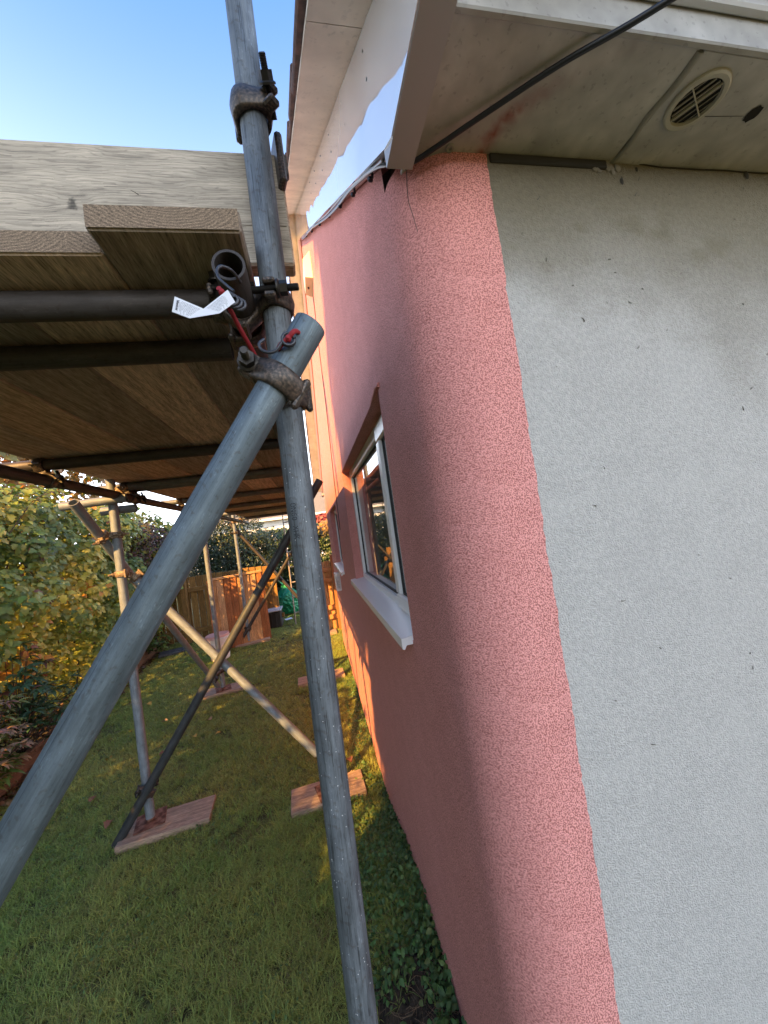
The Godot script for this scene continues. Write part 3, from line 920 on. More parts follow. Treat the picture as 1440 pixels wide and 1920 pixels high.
func house() -> void:
	var at := V(XW, -1.5, ZC)
	var h := thing("house", at, "house with pink painted gable wall, white front wall and white eaves", "house")
	var RC := 0.10
	var st := S()
	var low := -1.85
	var far := 5.24
	var W0 := [0.92, 2.20, -0.30, 0.357]
	var W2 := [3.15, 4.20, -0.345, 0.25]
	var cols := [ZC + RC, 0.92, 1.56, 2.20, RIDGE, 3.15, 3.68, 4.20, far]
	for i in cols.size() - 1:
		var a: float = cols[i]
		var b: float = cols[i + 1]
		var win = W0 if a > 0.91 and b < 2.21 else (W2 if a > 3.14 and b < 4.21 else null)
		if win == null:
			quad(st, V(XW, verge(a), a), V(XW, verge(b), b), V(XW, low, b), V(XW, low, a))
		else:
			quad(st, V(XW, verge(a), a), V(XW, verge(b), b), V(XW, win[3], b), V(XW, win[3], a))
			quad(st, V(XW, win[2], a), V(XW, win[2], b), V(XW, low, b), V(XW, low, a))
	# reveals
	for w in [W0, W2]:
		var d := 0.14
		quad(st, V(XW, w[3], w[0]), V(XW, w[3], w[1]), V(XW + d, w[3], w[1]), V(XW + d, w[3], w[0]))
		quad(st, V(XW, w[2], w[0]), V(XW + d, w[2], w[0]), V(XW + d, w[2], w[1]), V(XW, w[2], w[1]))
		for z in [w[0], w[1]]:
			quad(st, V(XW, w[3], z), V(XW + d, w[3], z), V(XW + d, w[2], z), V(XW, w[2], z))
	obj("gable_wall", st, mats["pink_render"], h, -at)
	# bell cast drip over the near window
	st = S()
	for i in 14:
		var z: float = 0.90 + 0.035 * i
	wire(st, [V(XW - 0.001, 0.358, 0.895), V(XW - 0.004, 0.361, 0.925), V(XW + 0.002, 0.360, 1.05)], 0.006, 0.003, 8)
	obj("render_bead", st, mats["pink_render"], h, -at)
	# rounded corner and the painted return
	st = S()
	st.set_smooth_group(1)
	for i in 10:
		var a0 := PI / 2 * i / 10.0
		var a1 := PI / 2 * (i + 1) / 10.0
		var p0 := Vector2(XW + RC - RC * cos(a0), ZC + RC - RC * sin(a0))
		var p1 := Vector2(XW + RC - RC * cos(a1), ZC + RC - RC * sin(a1))
		quad(st, V(p1.x, SOF + 0.02, p1.y), V(p0.x, SOF + 0.02, p0.y), V(p0.x, low, p0.y), V(p1.x, low, p1.y))
	st.set_smooth_group(-1)
	var edge := []
	var wob := FastNoiseLite.new()
	wob.seed = 3
	wob.frequency = 9.0
	for i in 361:
		var y: float = lerp(SOF + 0.02, low, i / 360.0)
		edge.append(Vector2(0.366 - 0.009 * i / 360.0 + 0.004 * wob.get_noise_1d(y * 1.2) + 0.0022 * wob.get_noise_1d(y * 7.0) + 0.0016 * wob.get_noise_1d(y * 30.0), y))
	for i in 360:
		var e0: Vector2 = edge[i]
		var e1: Vector2 = edge[i + 1]
		quad(st, V(XW + RC, e0.y, ZC), V(e0.x, e0.y, ZC), V(e1.x, e1.y, ZC), V(XW + RC, e1.y, ZC))
	obj("painted_corner", st, mats["pink_render"], h, -at)
	# unpainted front wall: white render, grime and soffit shade both put into its colours
	st = S()
	st.set_smooth_group(1)
	var gr := FastNoiseLite.new()
	gr.seed = 8
	gr.frequency = 3.0
	gr.fractal_octaves = 5
	var xs := [0.0]
	for i in 46: xs.append(0.02 * (i + 1))
	xs += [1.2, 1.7, 2.6]
	for i in 360:
		for j in xs.size() - 1:
			var q := []
			for k in [[0, 0], [0, 1], [1, 1], [1, 0]]:
				var e: Vector2 = edge[i + k[0]]
				var x: float = e.x + xs[j + k[1]]
				q.append(Vector3(x, e.y, ZC))
			for k in [0, 1, 2, 0, 2, 3]:
				var v: Vector3 = q[k]
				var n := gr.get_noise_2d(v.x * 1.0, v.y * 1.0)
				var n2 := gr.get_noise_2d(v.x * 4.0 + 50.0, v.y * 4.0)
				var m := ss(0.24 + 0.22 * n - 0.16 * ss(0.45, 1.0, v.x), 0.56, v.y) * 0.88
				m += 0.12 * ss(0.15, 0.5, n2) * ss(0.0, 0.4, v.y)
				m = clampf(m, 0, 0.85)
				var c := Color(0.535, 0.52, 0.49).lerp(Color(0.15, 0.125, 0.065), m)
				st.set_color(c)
				st.set_uv(Vector2.ZERO)
				st.add_vertex(V(v.x, v.y, v.z))
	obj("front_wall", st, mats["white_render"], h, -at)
	# specks, scrapes and spider nests on the white wall
	st = S()
	for i in 60:
		var x := R(0.40, 1.0)
		var y := 0.58 - pow(rng.randf(), 1.6) * 1.0
		var r := R(0.0005, 0.0015)
		var an := R(0, TAU)
		var d := Vector3(cos(an), sin(an), 0) * r * R(1.0, 3.5)
		wire(st, [V(x, y, ZC - 0.0006) - d, V(x, y, ZC - 0.0012) + Vector3(R(-1, 1), R(-1, 1), 0) * r * 0.6, V(x, y, ZC - 0.0006) + d], r * 0.7, r * 0.3, 5)
	obj("grime_speck", st, mats["speck"], h, -at).set_meta("kind", "stuff")
	# other walls, closed so that light enters by the windows only
	st = S()
	quad(st, V(XW, verge(far), far), V(4.5, verge(far), far), V(4.5, low, far), V(XW, low, far))
	quad(st, V(4.5, verge(ZC), ZC), V(4.5, verge(ZC), far), V(4.5, low, far), V(4.5, low, ZC))
	face(st, [V(4.5, verge(ZC), ZC), V(4.5, verge(RIDGE), RIDGE), V(4.5, verge(far), far)], V(2, 0, 2))
	quad(st, V(2.9, 0.6, ZC), V(4.5, 0.6, ZC), V(4.5, low, ZC), V(2.9, low, ZC))
	obj("rear_wall", st, mats["pink_render"], h, -at)
	st = S()
	span(st, V(0.36, -1.0, 0.62), V(2.6, -1.02, 5.2))
	span(st, V(0.36, 0.62, 0.62), V(2.6, 0.64, 5.2))
	span(st, V(2.6, -1.0, 0.62), V(2.62, 0.62, 5.2))
	span(st, V(0.36, -1.0, 2.6), V(2.6, 0.62, 2.66))
	obj("room_lining", st, mats["room"], h, -at)
	pane_window(h, at, W0[0] - 0.05, W0[1], W0[2], W0[3], XW + 0.046, 1.21)
	pane_window(h, at, W2[0], W2[1], W2[2], W2[3], XW + 0.046, 3.65)
	# blind behind the near pane
	st = S()
	for i in 17: box(st, V(0.37, -0.24 + 0.033 * i, 1.05), Vector3(0.022, 0.0015, 0.30), 0.0, Basis(Vector3(0, 0, 1), 0.5))
	obj("window_blind", st, mats["blind"], h, -at)
	# sills
	for w in [[W0, 0.93, 2.24], [W2, 3.12, 4.24]]:
		st = S()
		var y: float = w[0][2] + 0.012
		var x0 := 0.183
		var p := [Vector2(x0, y - 0.004), Vector2(XW + 0.05, y + 0.006), Vector2(XW + 0.05, y - 0.02), Vector2(x0 + 0.012, y - 0.022), Vector2(x0 + 0.006, y - 0.032), Vector2(x0, y - 0.030)]
		for i in p.size():
			var a: Vector2 = p[i]
			var b: Vector2 = p[(i + 1) % p.size()]
			face(st, [V(a.x, a.y, w[1]), V(b.x, b.y, w[1]), V(b.x, b.y, w[2]), V(a.x, a.y, w[2])], V(x0 + 0.04, y - 0.01, (w[1] + w[2]) / 2))
		for z in [w[1], w[2]]:
			for i in range(1, p.size() - 1): face(st, [V(p[0].x, p[0].y, z), V(p[i].x, p[i].y, z), V(p[i + 1].x, p[i + 1].y, z)], V(x0, y, 1.5 if w[1] < 2 else 3.7))
		obj("window_sill", st, mats["upvc"], h, -at)
	# soffit in two boards with a mastic seam, fascia and its capping
	st = S()
	st.set_color(Color.WHITE)
	span(st, V(0.228, SOF + 0.001, 0.376), V(0.613, SOF + 0.009, ZC + 0.06), 0.001)
	for i in 48:
		for j in 24:
			var q := []
			var cq := []
			for k in [[0, 0], [0, 1], [1, 1], [1, 0]]:
				var x: float = 0.2282 + 0.3846 * (i + k[0]) / 48.0
				var z: float = 0.3762 + 0.17 * (j + k[1]) / 24.0
				q.append(V(x, SOF, z))
				var d := absf(x - (0.356 + 6.5 * pow(maxf(0.0, ZC - z), 2.0))) / (0.010 + 0.11 * maxf(0.0, ZC - z))
				var n := 0.75 + 0.9 * wob.get_noise_2d(x * 6.0, z * 6.0)
				var am := clampf(exp(-d * d) * n * (1.0 - 0.9 * ss(0.05, 0.125, ZC - z)), 0, 1) * 1.0
				var gm := 0.22 * ss(0.05, 0.0, ZC - z) + 0.12 * clampf(wob.get_noise_2d(x * 2.0 + 20.0, z * 5.0) * 2.0, 0, 1)
				cq.append(Color(0.74, 0.74, 0.75).lerp(Color(0.35, 0.32, 0.25), gm).lerp(Color(0.42, 0.14, 0.12), am))
			for k in [0, 1, 2, 0, 2, 3]:
				st.set_color(cq[k])
				st.set_uv(Vector2.ZERO)
				st.add_vertex(q[k])
	obj("soffit_board", st, mats["soffit_board"], h, -at)
	st = S()
	st.set_color(Color(0.70, 0.70, 0.71))
	span(st, V(0.619, SOF - 0.002, 0.376), V(3.0, SOF + 0.009, ZC + 0.06), 0.001)
	obj("soffit_board", st, mats["soffit_board"], h, -at)
	st = S()
	wire(st, curve([V(0.617, SOF + 0.001, 0.535), V(0.620, SOF, 0.50), V(0.614, SOF + 0.001, 0.46), V(0.618, SOF, 0.42), V(0.615, SOF + 0.001, 0.378)], 6), 0.0048, 0.0062, 7)
	obj("mastic_seam", st, mats["caulk"], h, -at)
	st = S()
	st.set_color(Color(0.62, 0.63, 0.64))
	span(st, V(0.228, SOF - 0.004, 0.366), V(3.0, under(0.366) - 0.002, 0.3755), 0.002)
	obj("fascia", st, mats["soffit_board"], h, -at)
	st = S()
	span(st, V(0.23, SOF + 0.038, 0.352), V(3.0, under(0.352) - 0.001, 0.3655), 0.003)
	obj("fascia_cap", st, mats["upvc_dull"], h, -at)
	# dark dirty batten standing in for the shadow gap between wall and soffit, lumps of filler
	st = S()
	span(st, V(0.370, SOF - 0.016, ZC - 0.004), V(0.600, SOF, ZC + 0.01), 0.002)
	obj("shadow_gap_batten", st, mats["dirt"], h, -at)
	st = S()
	for i in 26:
		var x: float = 0.565 + 0.06 * rng.randf()
		var r := R(0.002, 0.006)
		lathe(st, V(x, SOF - R(0.004, 0.022), ZC - 0.001), [Vector2(0, r * 0.5), Vector2(r, r * 0.2), Vector2(r * 1.1, -r * 0.2), Vector2(0, -r * 0.5)], 7, Basis(Vector3.RIGHT, PI / 2 + R(-0.4, 0.4)))
	obj("filler_lump", st, mats["mastic"], h, -at).set_meta("kind", "stuff")
	st = S()
	var cr := [V(0.62, SOF - 0.001, ZC - 0.001)]
	for i in 24: cr.append(V(0.62 + 0.05 * (i + 1), SOF - 0.002 + R(-0.003, 0.002), ZC - 0.001))
	wire(st, cr, 0.0012, 0.0012, 5)
	obj("crack", st, mats["dirt"], h, -at)
	for q in [[0.628, 0.56, 0.004], [0.665, 0.585, 0.003], [0.925, 0.588, 0.006]]:
		st = S()
		lathe(st, V(q[0], q[1], ZC - 0.002), [Vector2(0, 0.002), Vector2(q[2], 0.001), Vector2(0, -0.001)], 7, Basis(Vector3.RIGHT, -PI / 2).scaled(Vector3(1, 1.7, 1)))
		obj("hole", st, mats["dirt"], h, -at)
	st = S()
	wire(st, [V(0.700, SOF - 0.0026, 0.452), V(0.74, SOF - 0.0026, 0.449), V(0.79, SOF - 0.0026, 0.445)], 0.0005, 0.0002, 5)
	obj("crack", st, mats["dirt"], h, -at)
	st = S()
	wire(st, curve([V(0.2235, 0.585, 0.5460), V(0.2245, 0.565, 0.5450), V(0.2225, 0.545, 0.5465), V(0.2215, 0.52, 0.547), V(0.2245, 0.495, 0.545), V(0.228, 0.465, 0.5435)], 4), 0.0008, 0.0005, 5)
	obj("crack", st, mats["dirt"], h, -at)
	# round soffit vent
	var vent := thing_part("soffit_vent", h)
	var vc := V(0.674, SOF - 0.002, 0.432)
	st = S()
	lathe(st, vc, [Vector2(0.042, 0.0), Vector2(0.0415, -0.004), Vector2(0.039, -0.0055), Vector2(0.033, -0.005), Vector2(0.0315, 0.0)], 40)
	obj("ring", st, mats["vent_plastic"], vent, -at)
	st = S()
	lathe(st, vc + Vector3(0, -0.0006, 0), [Vector2(0.033, 0), Vector2(0, 0)], 32)
	obj("opening", st, mats["black_hole"], vent, -at)
	for k in 2:
		st = S()
		box(st, vc + Vector3(0, -0.003, 0), Vector3(0.064, 0.004, 0.002), 0.0006, Basis(Vector3.UP, 0.55 + PI / 2 * k))
		obj("cross_bar", st, mats["vent_plastic"], vent, -at)
	for k in 6:
		st = S()
		var off := -0.025 + 0.010 * k
		var hw := sqrt(0.0315 * 0.0315 - off * off)
		box(st, vc + Basis(Vector3.UP, 0.55) * Vector3(off, -0.0018, 0), Vector3(0.0065 if k in [1, 2, 3] else 0.0022, 0.0014, hw * 1.9), 0.0004, Basis(Vector3.UP, 0.55) * Basis(Vector3(0, 0, 1), 0.35))
		obj("slat", st, mats["vent_dark"], vent, -at)
	st = S()
	var hp := []
	for i in 14:
		var an := TAU * i / 14.0
		var r := 0.0095 * (1.0 + 0.10 * sin(i * 2.7))
		hp.append(V(0.803 + r * 1.2 * cos(an), SOF - 0.0032, 0.4405 + r * 1.3 * sin(an)))
	for i in range(1, 13): tri(st, hp[0], hp[i], hp[i + 1])
	obj("ragged_hole", st, mats["black_hole"], h, -at)
	st = S()
	lathe(st, V(0.298, SOF, ZC - 0.006), [Vector2(0.0075, 0), Vector2(0.0065, -0.003), Vector2(0.004, -0.003), Vector2(0.003, 0.0)], 16)
	obj("screw_cap", st, mats["caulk"], h, -at)
	roof(h, at)

func under(z: float) -> float:   # plane of the undercloak
	var t: float = z if z < RIDGE else 2.0 * RIDGE - z
	return 0.399 + 0.76 * t

func roof(h: Node3D, at: Vector3) -> void:
	var xb := 0.185
	var rip := FastNoiseLite.new()
	rip.seed = 4
	rip.frequency = 1.0
	# bargeboards, slightly rippled
	for side in 2:
		var st := S()
		st.set_smooth_group(1)
		var n := 70
		for i in n:
			for j in 6:
				var q := []
				for k in [[0, 0], [1, 0], [1, 1], [0, 1]]:
					var t: float = float(i + k[0]) / n
					var z: float = lerp(0.300, RIDGE, t)
					var v: float = float(j + k[1]) / 6.0
					var lo: float = max(0.560, 0.583 + 0.76 * (z - 0.525))
					var y: float = lerp(lo, under(z) - 0.0006, v)
					var rr := 0.0022 * rip.get_noise_2d(z * 2.2, v * 0.5)
					if side == 1: z = 2.0 * RIDGE - z
					q.append(V(xb + rr, y, z))
				if side == 0: quad(st, q[3], q[2], q[1], q[0])
				else: quad(st, q[0], q[1], q[2], q[3])
		st.set_smooth_group(-1)
		# underside and back
		for i in n:
			var z0: float = lerp(0.300, RIDGE, float(i) / n)
			var z1: float = lerp(0.300, RIDGE, float(i + 1) / n)
			var y0: float = max(0.560, 0.583 + 0.76 * (z0 - 0.525))
			var y1: float = max(0.560, 0.583 + 0.76 * (z1 - 0.525))
			if side == 1:
				z0 = 2.0 * RIDGE - z0
				z1 = 2.0 * RIDGE - z1
			face(st, [V(xb, y0, z0), V(xb, y1, z1), V(xb + 0.02, y1, z1), V(xb + 0.02, y0, z0)], V(xb, 3.0, z0))
			face(st, [V(xb + 0.02, y0, z0), V(xb + 0.02, y1, z1), V(xb + 0.02, under(z1) - 0.001, z1), V(xb + 0.02, under(z0) - 0.001, z0)], V(xb - 1.0, y0, z0))
		obj("bargeboard", st, mats["gloss_white"], h, -at)
		# boxed end at the eave
		st = S()
		var s0: float = 0.290 if side == 0 else 2.0 * RIDGE - 0.290
		var s1: float = 0.531 if side == 0 else 2.0 * RIDGE - 0.531
		var bc := []
		for q in [[xb + 0.002, 0.558, s0], [0.229, 0.558, s0], [0.229, 0.558, s1], [xb + 0.002, 0.558, s1]]: bc.append(V(q[0], q[1], q[2]))
		for q in [[xb + 0.002, s0], [0.229, s0], [0.229, s1], [xb + 0.002, s1]]: bc.append(V(q[0], under(q[1]) - 0.002, q[1]))
		var bm: Vector3 = (bc[0] + bc[6]) / 2.0
		for f in [[0, 1, 2, 3], [4, 5, 6, 7], [0, 1, 5, 4], [1, 2, 6, 5], [2, 3, 7, 6], [3, 0, 4, 7]]: face(st, [bc[f[0]], bc[f[1]], bc[f[2]], bc[f[3]]], bm)
		obj("boxed_end", st, mats["upvc_grey"], h, -at)
		# strip that closes the gap between bargeboard and wall
		st = S()
		for i in 24:
			var z0: float = lerp(0.545, RIDGE, i / 24.0)
			var z1: float = lerp(0.545, RIDGE, (i + 1) / 24.0)
			var d0 := verge(z0) + 0.010
			var d1 := verge(z1) + 0.010
			if side == 1:
				z0 = 2.0 * RIDGE - z0
				z1 = 2.0 * RIDGE - z1
			face(st, [V(xb + 0.021, d0, z0), V(xb + 0.021, d1, z1), V(XW + 0.03, d1, z1), V(XW + 0.03, d0, z0)], V(xb, 4.0, z0))
			face(st, [V(xb + 0.0212, d0, z0), V(xb + 0.0212, d1, z1), V(xb + 0.0212, d1 - 0.012, z1), V(xb + 0.0212, d0 - 0.012, z0)], V(1.0, d0, z0))
		obj("verge_strip", st, mats["pink_render"], h, -at)
		# undercloak boards
		var cuts := [0.315, 0.545, 1.145, 1.72, 2.30, RIDGE]
		for i in 5:
			st = S()
			var z0: float = cuts[i] + 0.0015
			var z1: float = cuts[i + 1] - 0.0015
			var t := 0.008
			var c := []
			for q in [[0.094, z0, 0.0], [0.40, z0, 0.0], [0.40, z1, 0.0], [0.094, z1, 0.0], [0.094, z0, t], [0.40, z0, t], [0.40, z1, t], [0.094, z1, t]]:
				var y: float = under(q[1]) + q[2] + 0.0008 * i
				c.append(V(q[0], y, q[1] if side == 0 else 2.0 * RIDGE - q[1]))
			var mid: Vector3 = (c[0] + c[6]) / 2.0
			for f in [[0, 1, 2, 3], [4, 5, 6, 7], [0, 1, 5, 4], [1, 2, 6, 5], [2, 3, 7, 6], [3, 0, 4, 7]]: face(st, [c[f[0]], c[f[1]], c[f[2]], c[f[3]]], mid)
			obj("undercloak_board", st, mats["undercloak"], h, -at)
		# tiles along the verge: two columns, each tile a piece with its tail lifted
		var ang := atan(0.76)
		var cnt := 17
		for i in cnt:
			for col in 2:
				st = S()
				var z: float = 0.29 + 0.156 * i + R(-0.004, 0.004)
				var bs := Basis(Vector3.RIGHT, (ang - 0.06) * (1.0 if side == 0 else -1.0))
				var zz: float = z + 0.10
				var y: float = under(zz) + 0.026 + R(-0.001, 0.002)
				box(st, Vector3.ZERO, Vector3(0.168, 0.014, 0.265), 0.003)
				var o := obj("roof_tile", st, mats["roof_tile"], h)
				o.transform = Transform3D(bs, V(0.084 + 0.084 + 0.171 * col + R(-0.003, 0.003), y + (0.001 if col else 0.0), zz if side == 0 else 2.0 * RIDGE - zz) - at)
		# rest of the roof
		st = S()
		var ea := V(0.40, under(0.32) + 0.012, 0.32 if side == 0 else 2.0 * RIDGE - 0.32)
		var rb := V(0.40, under(RIDGE) + 0.012, RIDGE)
		quad(st, ea, rb, rb + Vector3(4.3, 0, 0), ea + Vector3(4.3, 0, 0))
		quad(st, ea + Vector3(0, 0.03, 0), rb + Vector3(0, 0.03, 0), rb + Vector3(4.3, 0.03, 0), ea + Vector3(4.3, 0.03, 0))
		obj("roof_slope", st, mats["roof_tile"], h, -at)
		# pairs of nails in the bargeboard
		for i in 6:
			for k in 2:
				st = S()
				var z: float = 0.56 + 0.2 * i
				var y: float = 0.583 + 0.76 * (z - 0.525) + 0.135 + 0.05 * k
				lathe(st, V(xb - 0.0005, y, z if side == 0 else 2.0 * RIDGE - z), [Vector2(0.0, 0.0012), Vector2(0.002, 0.0009), Vector2(0.0028, -0.001)], 8, Basis(Vector3(0, 0, 1), PI / 2))
				obj("nail_head", st, mats["cable_grey"], h, -at)
	# far eave of the roof, seen past the wall end
	var st2 := S()
	st2.set_color(Color.WHITE)
	span(st2, V(0.228, SOF, 2.0 * RIDGE - 0.376), V(3.0, SOF + 0.009, 2.0 * RIDGE - 0.59), 0.001)
	obj("soffit_board", st2, mats["soffit_board"], h, -at)
	st2 = S()
	span(st2, V(0.228, SOF - 0.004, 2.0 * RIDGE - 0.366), V(3.0, under(0.366) - 0.002, 2.0 * RIDGE - 0.3755), 0.002)
	obj("fascia", st2, mats["upvc"], h, -at)

func cables() -> void:
	var xb := 0.185
	var lo := func(z: float) -> float: return 0.583 + 0.76 * (z - 0.525)
	# thick black cable along the foot of the bargeboard, then under the soffit and away over the fascia
	var pts := []
	for z in [2.5, 2.2, 1.9, 1.6, 1.3, 1.05, 0.85, 0.70, 0.61]:
		var s: float = -0.012 - 0.012 * sin(z * 6.0)
		pts.append(V(xb + 0.009, lo.call(z) + s * (0.6 if z > 1.2 else 1.0), z))
	pts.append_array([V(0.205, 0.602, 0.565), V(0.232, 0.580, 0.540), V(0.262, 0.580, 0.518), V(0.33, 0.586, 0.467), V(0.41, 0.588, 0.403), V(0.49, 0.583, 0.341), V(0.60, 0.590, 0.255), V(0.80, 0.66, 0.12), V(1.1, 0.80, -0.1)])
	var st := S()
	wire(st, curve(pts, 6), 0.0039, 0.0039, 10)
	var o := thing("cable", V(0.23, 0.58, 0.54), "black cable clipped along the gable verge and hanging below the soffit", "cable")
	obj("sheath", st, mats["cable_black"], o, -o.position)
	for z in [0.66, 0.82, 1.0, 1.22, 1.5, 1.85, 2.2]:
		st = S()
		box(st, V(xb + 0.011, lo.call(z) - 0.016, z), Vector3(0.010, 0.011, 0.007), 0.0025)
		box(st, V(xb + 0.016, lo.call(z) - 0.006, z), Vector3(0.005, 0.015, 0.005), 0.0015)
		obj("clip", st, mats["cable_black"], o, -o.position)
	# thin grey wire beside it
	pts = []
	for z in [2.55, 2.2, 1.9, 1.6, 1.3, 1.05, 0.85, 0.70, 0.62, 0.56]:
		pts.append(V(xb + 0.006, lo.call(z) - 0.003 + 0.005 * sin(z * 9.0), z))
	st = S()
	wire(st, curve(pts, 5), 0.0017, 0.0017, 6)
	tag(obj("cable", st, mats["cable_grey"]), "thin grey wire running beside the black cable along the verge", "cable")
	# thin black cable dropping down the gable from the alarm box
	pts = []
	for i in 9: pts.append(V(XW - 0.003, 1.62 - 0.2 * i, 2.46 + 0.02 * sin(i * 1.3) + 0.06 * i))
	st = S()
	wire(st, curve(pts, 4), 0.0025, 0.0025, 6)
	tag(obj("cable", st, mats["cable_black"]), "thin black cable running down the sunlit gable below the alarm box", "cable")
	# alarm box
	var ab := thing("alarm_box", V(XW, 1.60, 2.42), "cream alarm box fixed high on the gable near the apex", "alarm box")
	st = S()
	var y0 := 1.655
	var y1 := 1.835
	var c := [V(XW - 0.001, y0, 2.31), V(XW - 0.05, y0 + 0.015, 2.325), V(XW - 0.05, y0 + 0.015, 2.50), V(XW - 0.001, y0, 2.515), V(XW - 0.001, y1, 2.31), V(XW - 0.05, y1 - 0.045, 2.325), V(XW - 0.05, y1 - 0.045, 2.50), V(XW - 0.001, y1, 2.515)]
	var mid := V(XW - 0.02, 1.7, 2.41)
	for f in [[0, 1, 2, 3], [4, 5, 6, 7], [0, 1, 5, 4], [1, 2, 6, 5], [2, 3, 7, 6], [0, 3, 7, 4]]: face(st, [c[f[0]], c[f[1]], c[f[2]], c[f[3]]], mid)
	obj("cover", st, mats["alarm_plastic"], ab, -ab.position)
	st = S()
	lathe(st, V(XW - 0.03, y0 + 0.006, 2.42), [Vector2(0, -0.006), Vector2(0.006, -0.006), Vector2(0.006, 0.004)], 10)
	obj("lamp", st, mats["cable_black"], ab, -ab.position)
	# leaflet box under the far window
	var lb := thing("cable_box", V(XW, -0.5, 3.95), "small pale box with printed label below the far window sill", "meter box")
	st = S()
	span(st, V(XW - 0.055, -0.60, 3.86), V(XW - 0.001, -0.42, 4.05), 0.004)
	obj("case", st, mats["upvc"], lb, -lb.position)
	st = S()
	quad(st, V(XW - 0.05, -0.45, 3.8585), V(XW - 0.008, -0.45, 3.8585), V(XW - 0.008, -0.58, 3.8585), V(XW - 0.05, -0.58, 3.8585))
	obj("label_print", st, mats["tag_paper"], lb, -lb.position)

# ---------------------------------------------------------------- garden
func ground_y(x: float, z: float) -> float:
	var b := 0.20 * ss(-0.12, 0.16, x) * ss(2.2, 1.3, z)
	var n: float = shared["gn"].get_noise_2d(x * 1.0, z * 1.0) * 0.02
	return -1.5 + b + n * ss(0.1, 0.5, absf(x + 0.1) + absf(z - 2.2)) - 0.004

func ground() -> void:
	var gn := FastNoiseLite.new()
	gn.seed = 17
	gn.frequency = 0.8
	shared["gn"] = gn
	var st := S()
	st.set_smooth_group(1)
	var xs := [-260.0, -80.0, -30.0, -12.0, -6.0, -4.0]
	for i in 58: xs.append(-3.2 + 0.08 * i)
	xs += [2.0, 4.0, 8.0, 20.0, 60.0, 260.0]
	var zs := [-260.0, -80.0, -25.0, -8.0, -3.0, -1.0, 0.0]
	for i in 85: zs.append(0.3 + 0.1 * i)
	zs += [10.0, 13.0, 18.0, 30.0, 60.0, 120.0, 260.0]
	for i in xs.size() - 1:
		for j in zs.size() - 1:
			var q := []
			for k in [[0, 1], [1, 1], [1, 0], [0, 0]]:
				q.append(V(xs[i + k[0]], ground_y(xs[i + k[0]], zs[j + k[1]]), zs[j + k[1]]))
			quad(st, q[0], q[1], q[2], q[3])
	tag(obj("ground", st, mats["turf"]), "shaded back garden lawn between the hedge and the house", "", "", "structure")
	# bare soil bank at the wall foot near the camera
	st = S()
	st.set_smooth_group(1)
	for i in 16:
		for j in 30:
			var q := []
			for k in [[0, 1], [1, 1], [1, 0], [0, 0]]:
				var x: float = -0.02 + 0.0145 * (i + k[0])
				var z: float = 0.45 + 0.03 * (j + k[1])
				var e: float = 1.0 - ss(0.02, 0.0, x + 0.02 + 0.05 * gn.get_noise_1d(z * 9.0)) - ss(1.05, 1.32, z + 0.2 * gn.get_noise_1d(x * 20.0))
				q.append(V(x, ground_y(x, z) - 0.012 + 0.02 * clampf(e, 0, 1) + 0.012 * gn.get_noise_2d(x * 60.0, z * 60.0), z))
			quad(st, q[0], q[1], q[2], q[3])
	tag(obj("soil_patch", st, mats["soil"]), "bare brown soil at the foot of the pink wall", "", "", "structure")
	# flower bed behind the timber edging
	st = S()
	st.set_smooth_group(1)
	for i in 12:
		for j in 40:
			var q := []
			for k in [[0, 1], [1, 1], [1, 0], [0, 0]]:
				var z: float = -1.0 + 0.21 * (j + k[1])
				var x: float = bed_edge(z) - 0.02 - 0.16 * (i + k[0])
				q.append(V(x, -1.42 + 0.05 * gn.get_noise_2d(x * 6.0, z * 6.0), z))
			quad(st, q[3], q[2], q[1], q[0])
	tag(obj("flower_bed", st, mats["soil"]), "dark soil bed under the hedge", "", "", "structure")
	# timber edging of the bed
	var zs2 := [-0.6, 1.5, 3.0, 4.9, 7.1]
	for i in 4:
		st = S()
		var a := V(bed_edge(zs2[i]), 0, zs2[i] + 0.006)
		var b := V(bed_edge(zs2[i + 1]), 0, zs2[i + 1] - 0.006)
		box(st, Vector3.ZERO, Vector3(0.045, 0.17, a.distance_to(b)), 0.006)
		var o := obj("bed_edging_plank", st, mats["sleeper"])
		var m := (a + b) / 2
		o.transform = Transform3D(Basis(Vector3.UP, atan2(a.x - b.x, a.z - b.z)), Vector3(m.x, 0.08, m.z))
		tag(o, "timber edging plank between lawn and hedge bed, %s" % ["beside the camera", "nearest in view", "middle length", "farthest, ending at the fence"][i], "timber edging", "timber planks edging the hedge bed")

func bed_edge(z: float) -> float: return lerp(-2.30, -2.72, ss(2.4, 7.2, z)) if z > 2.4 else -2.30

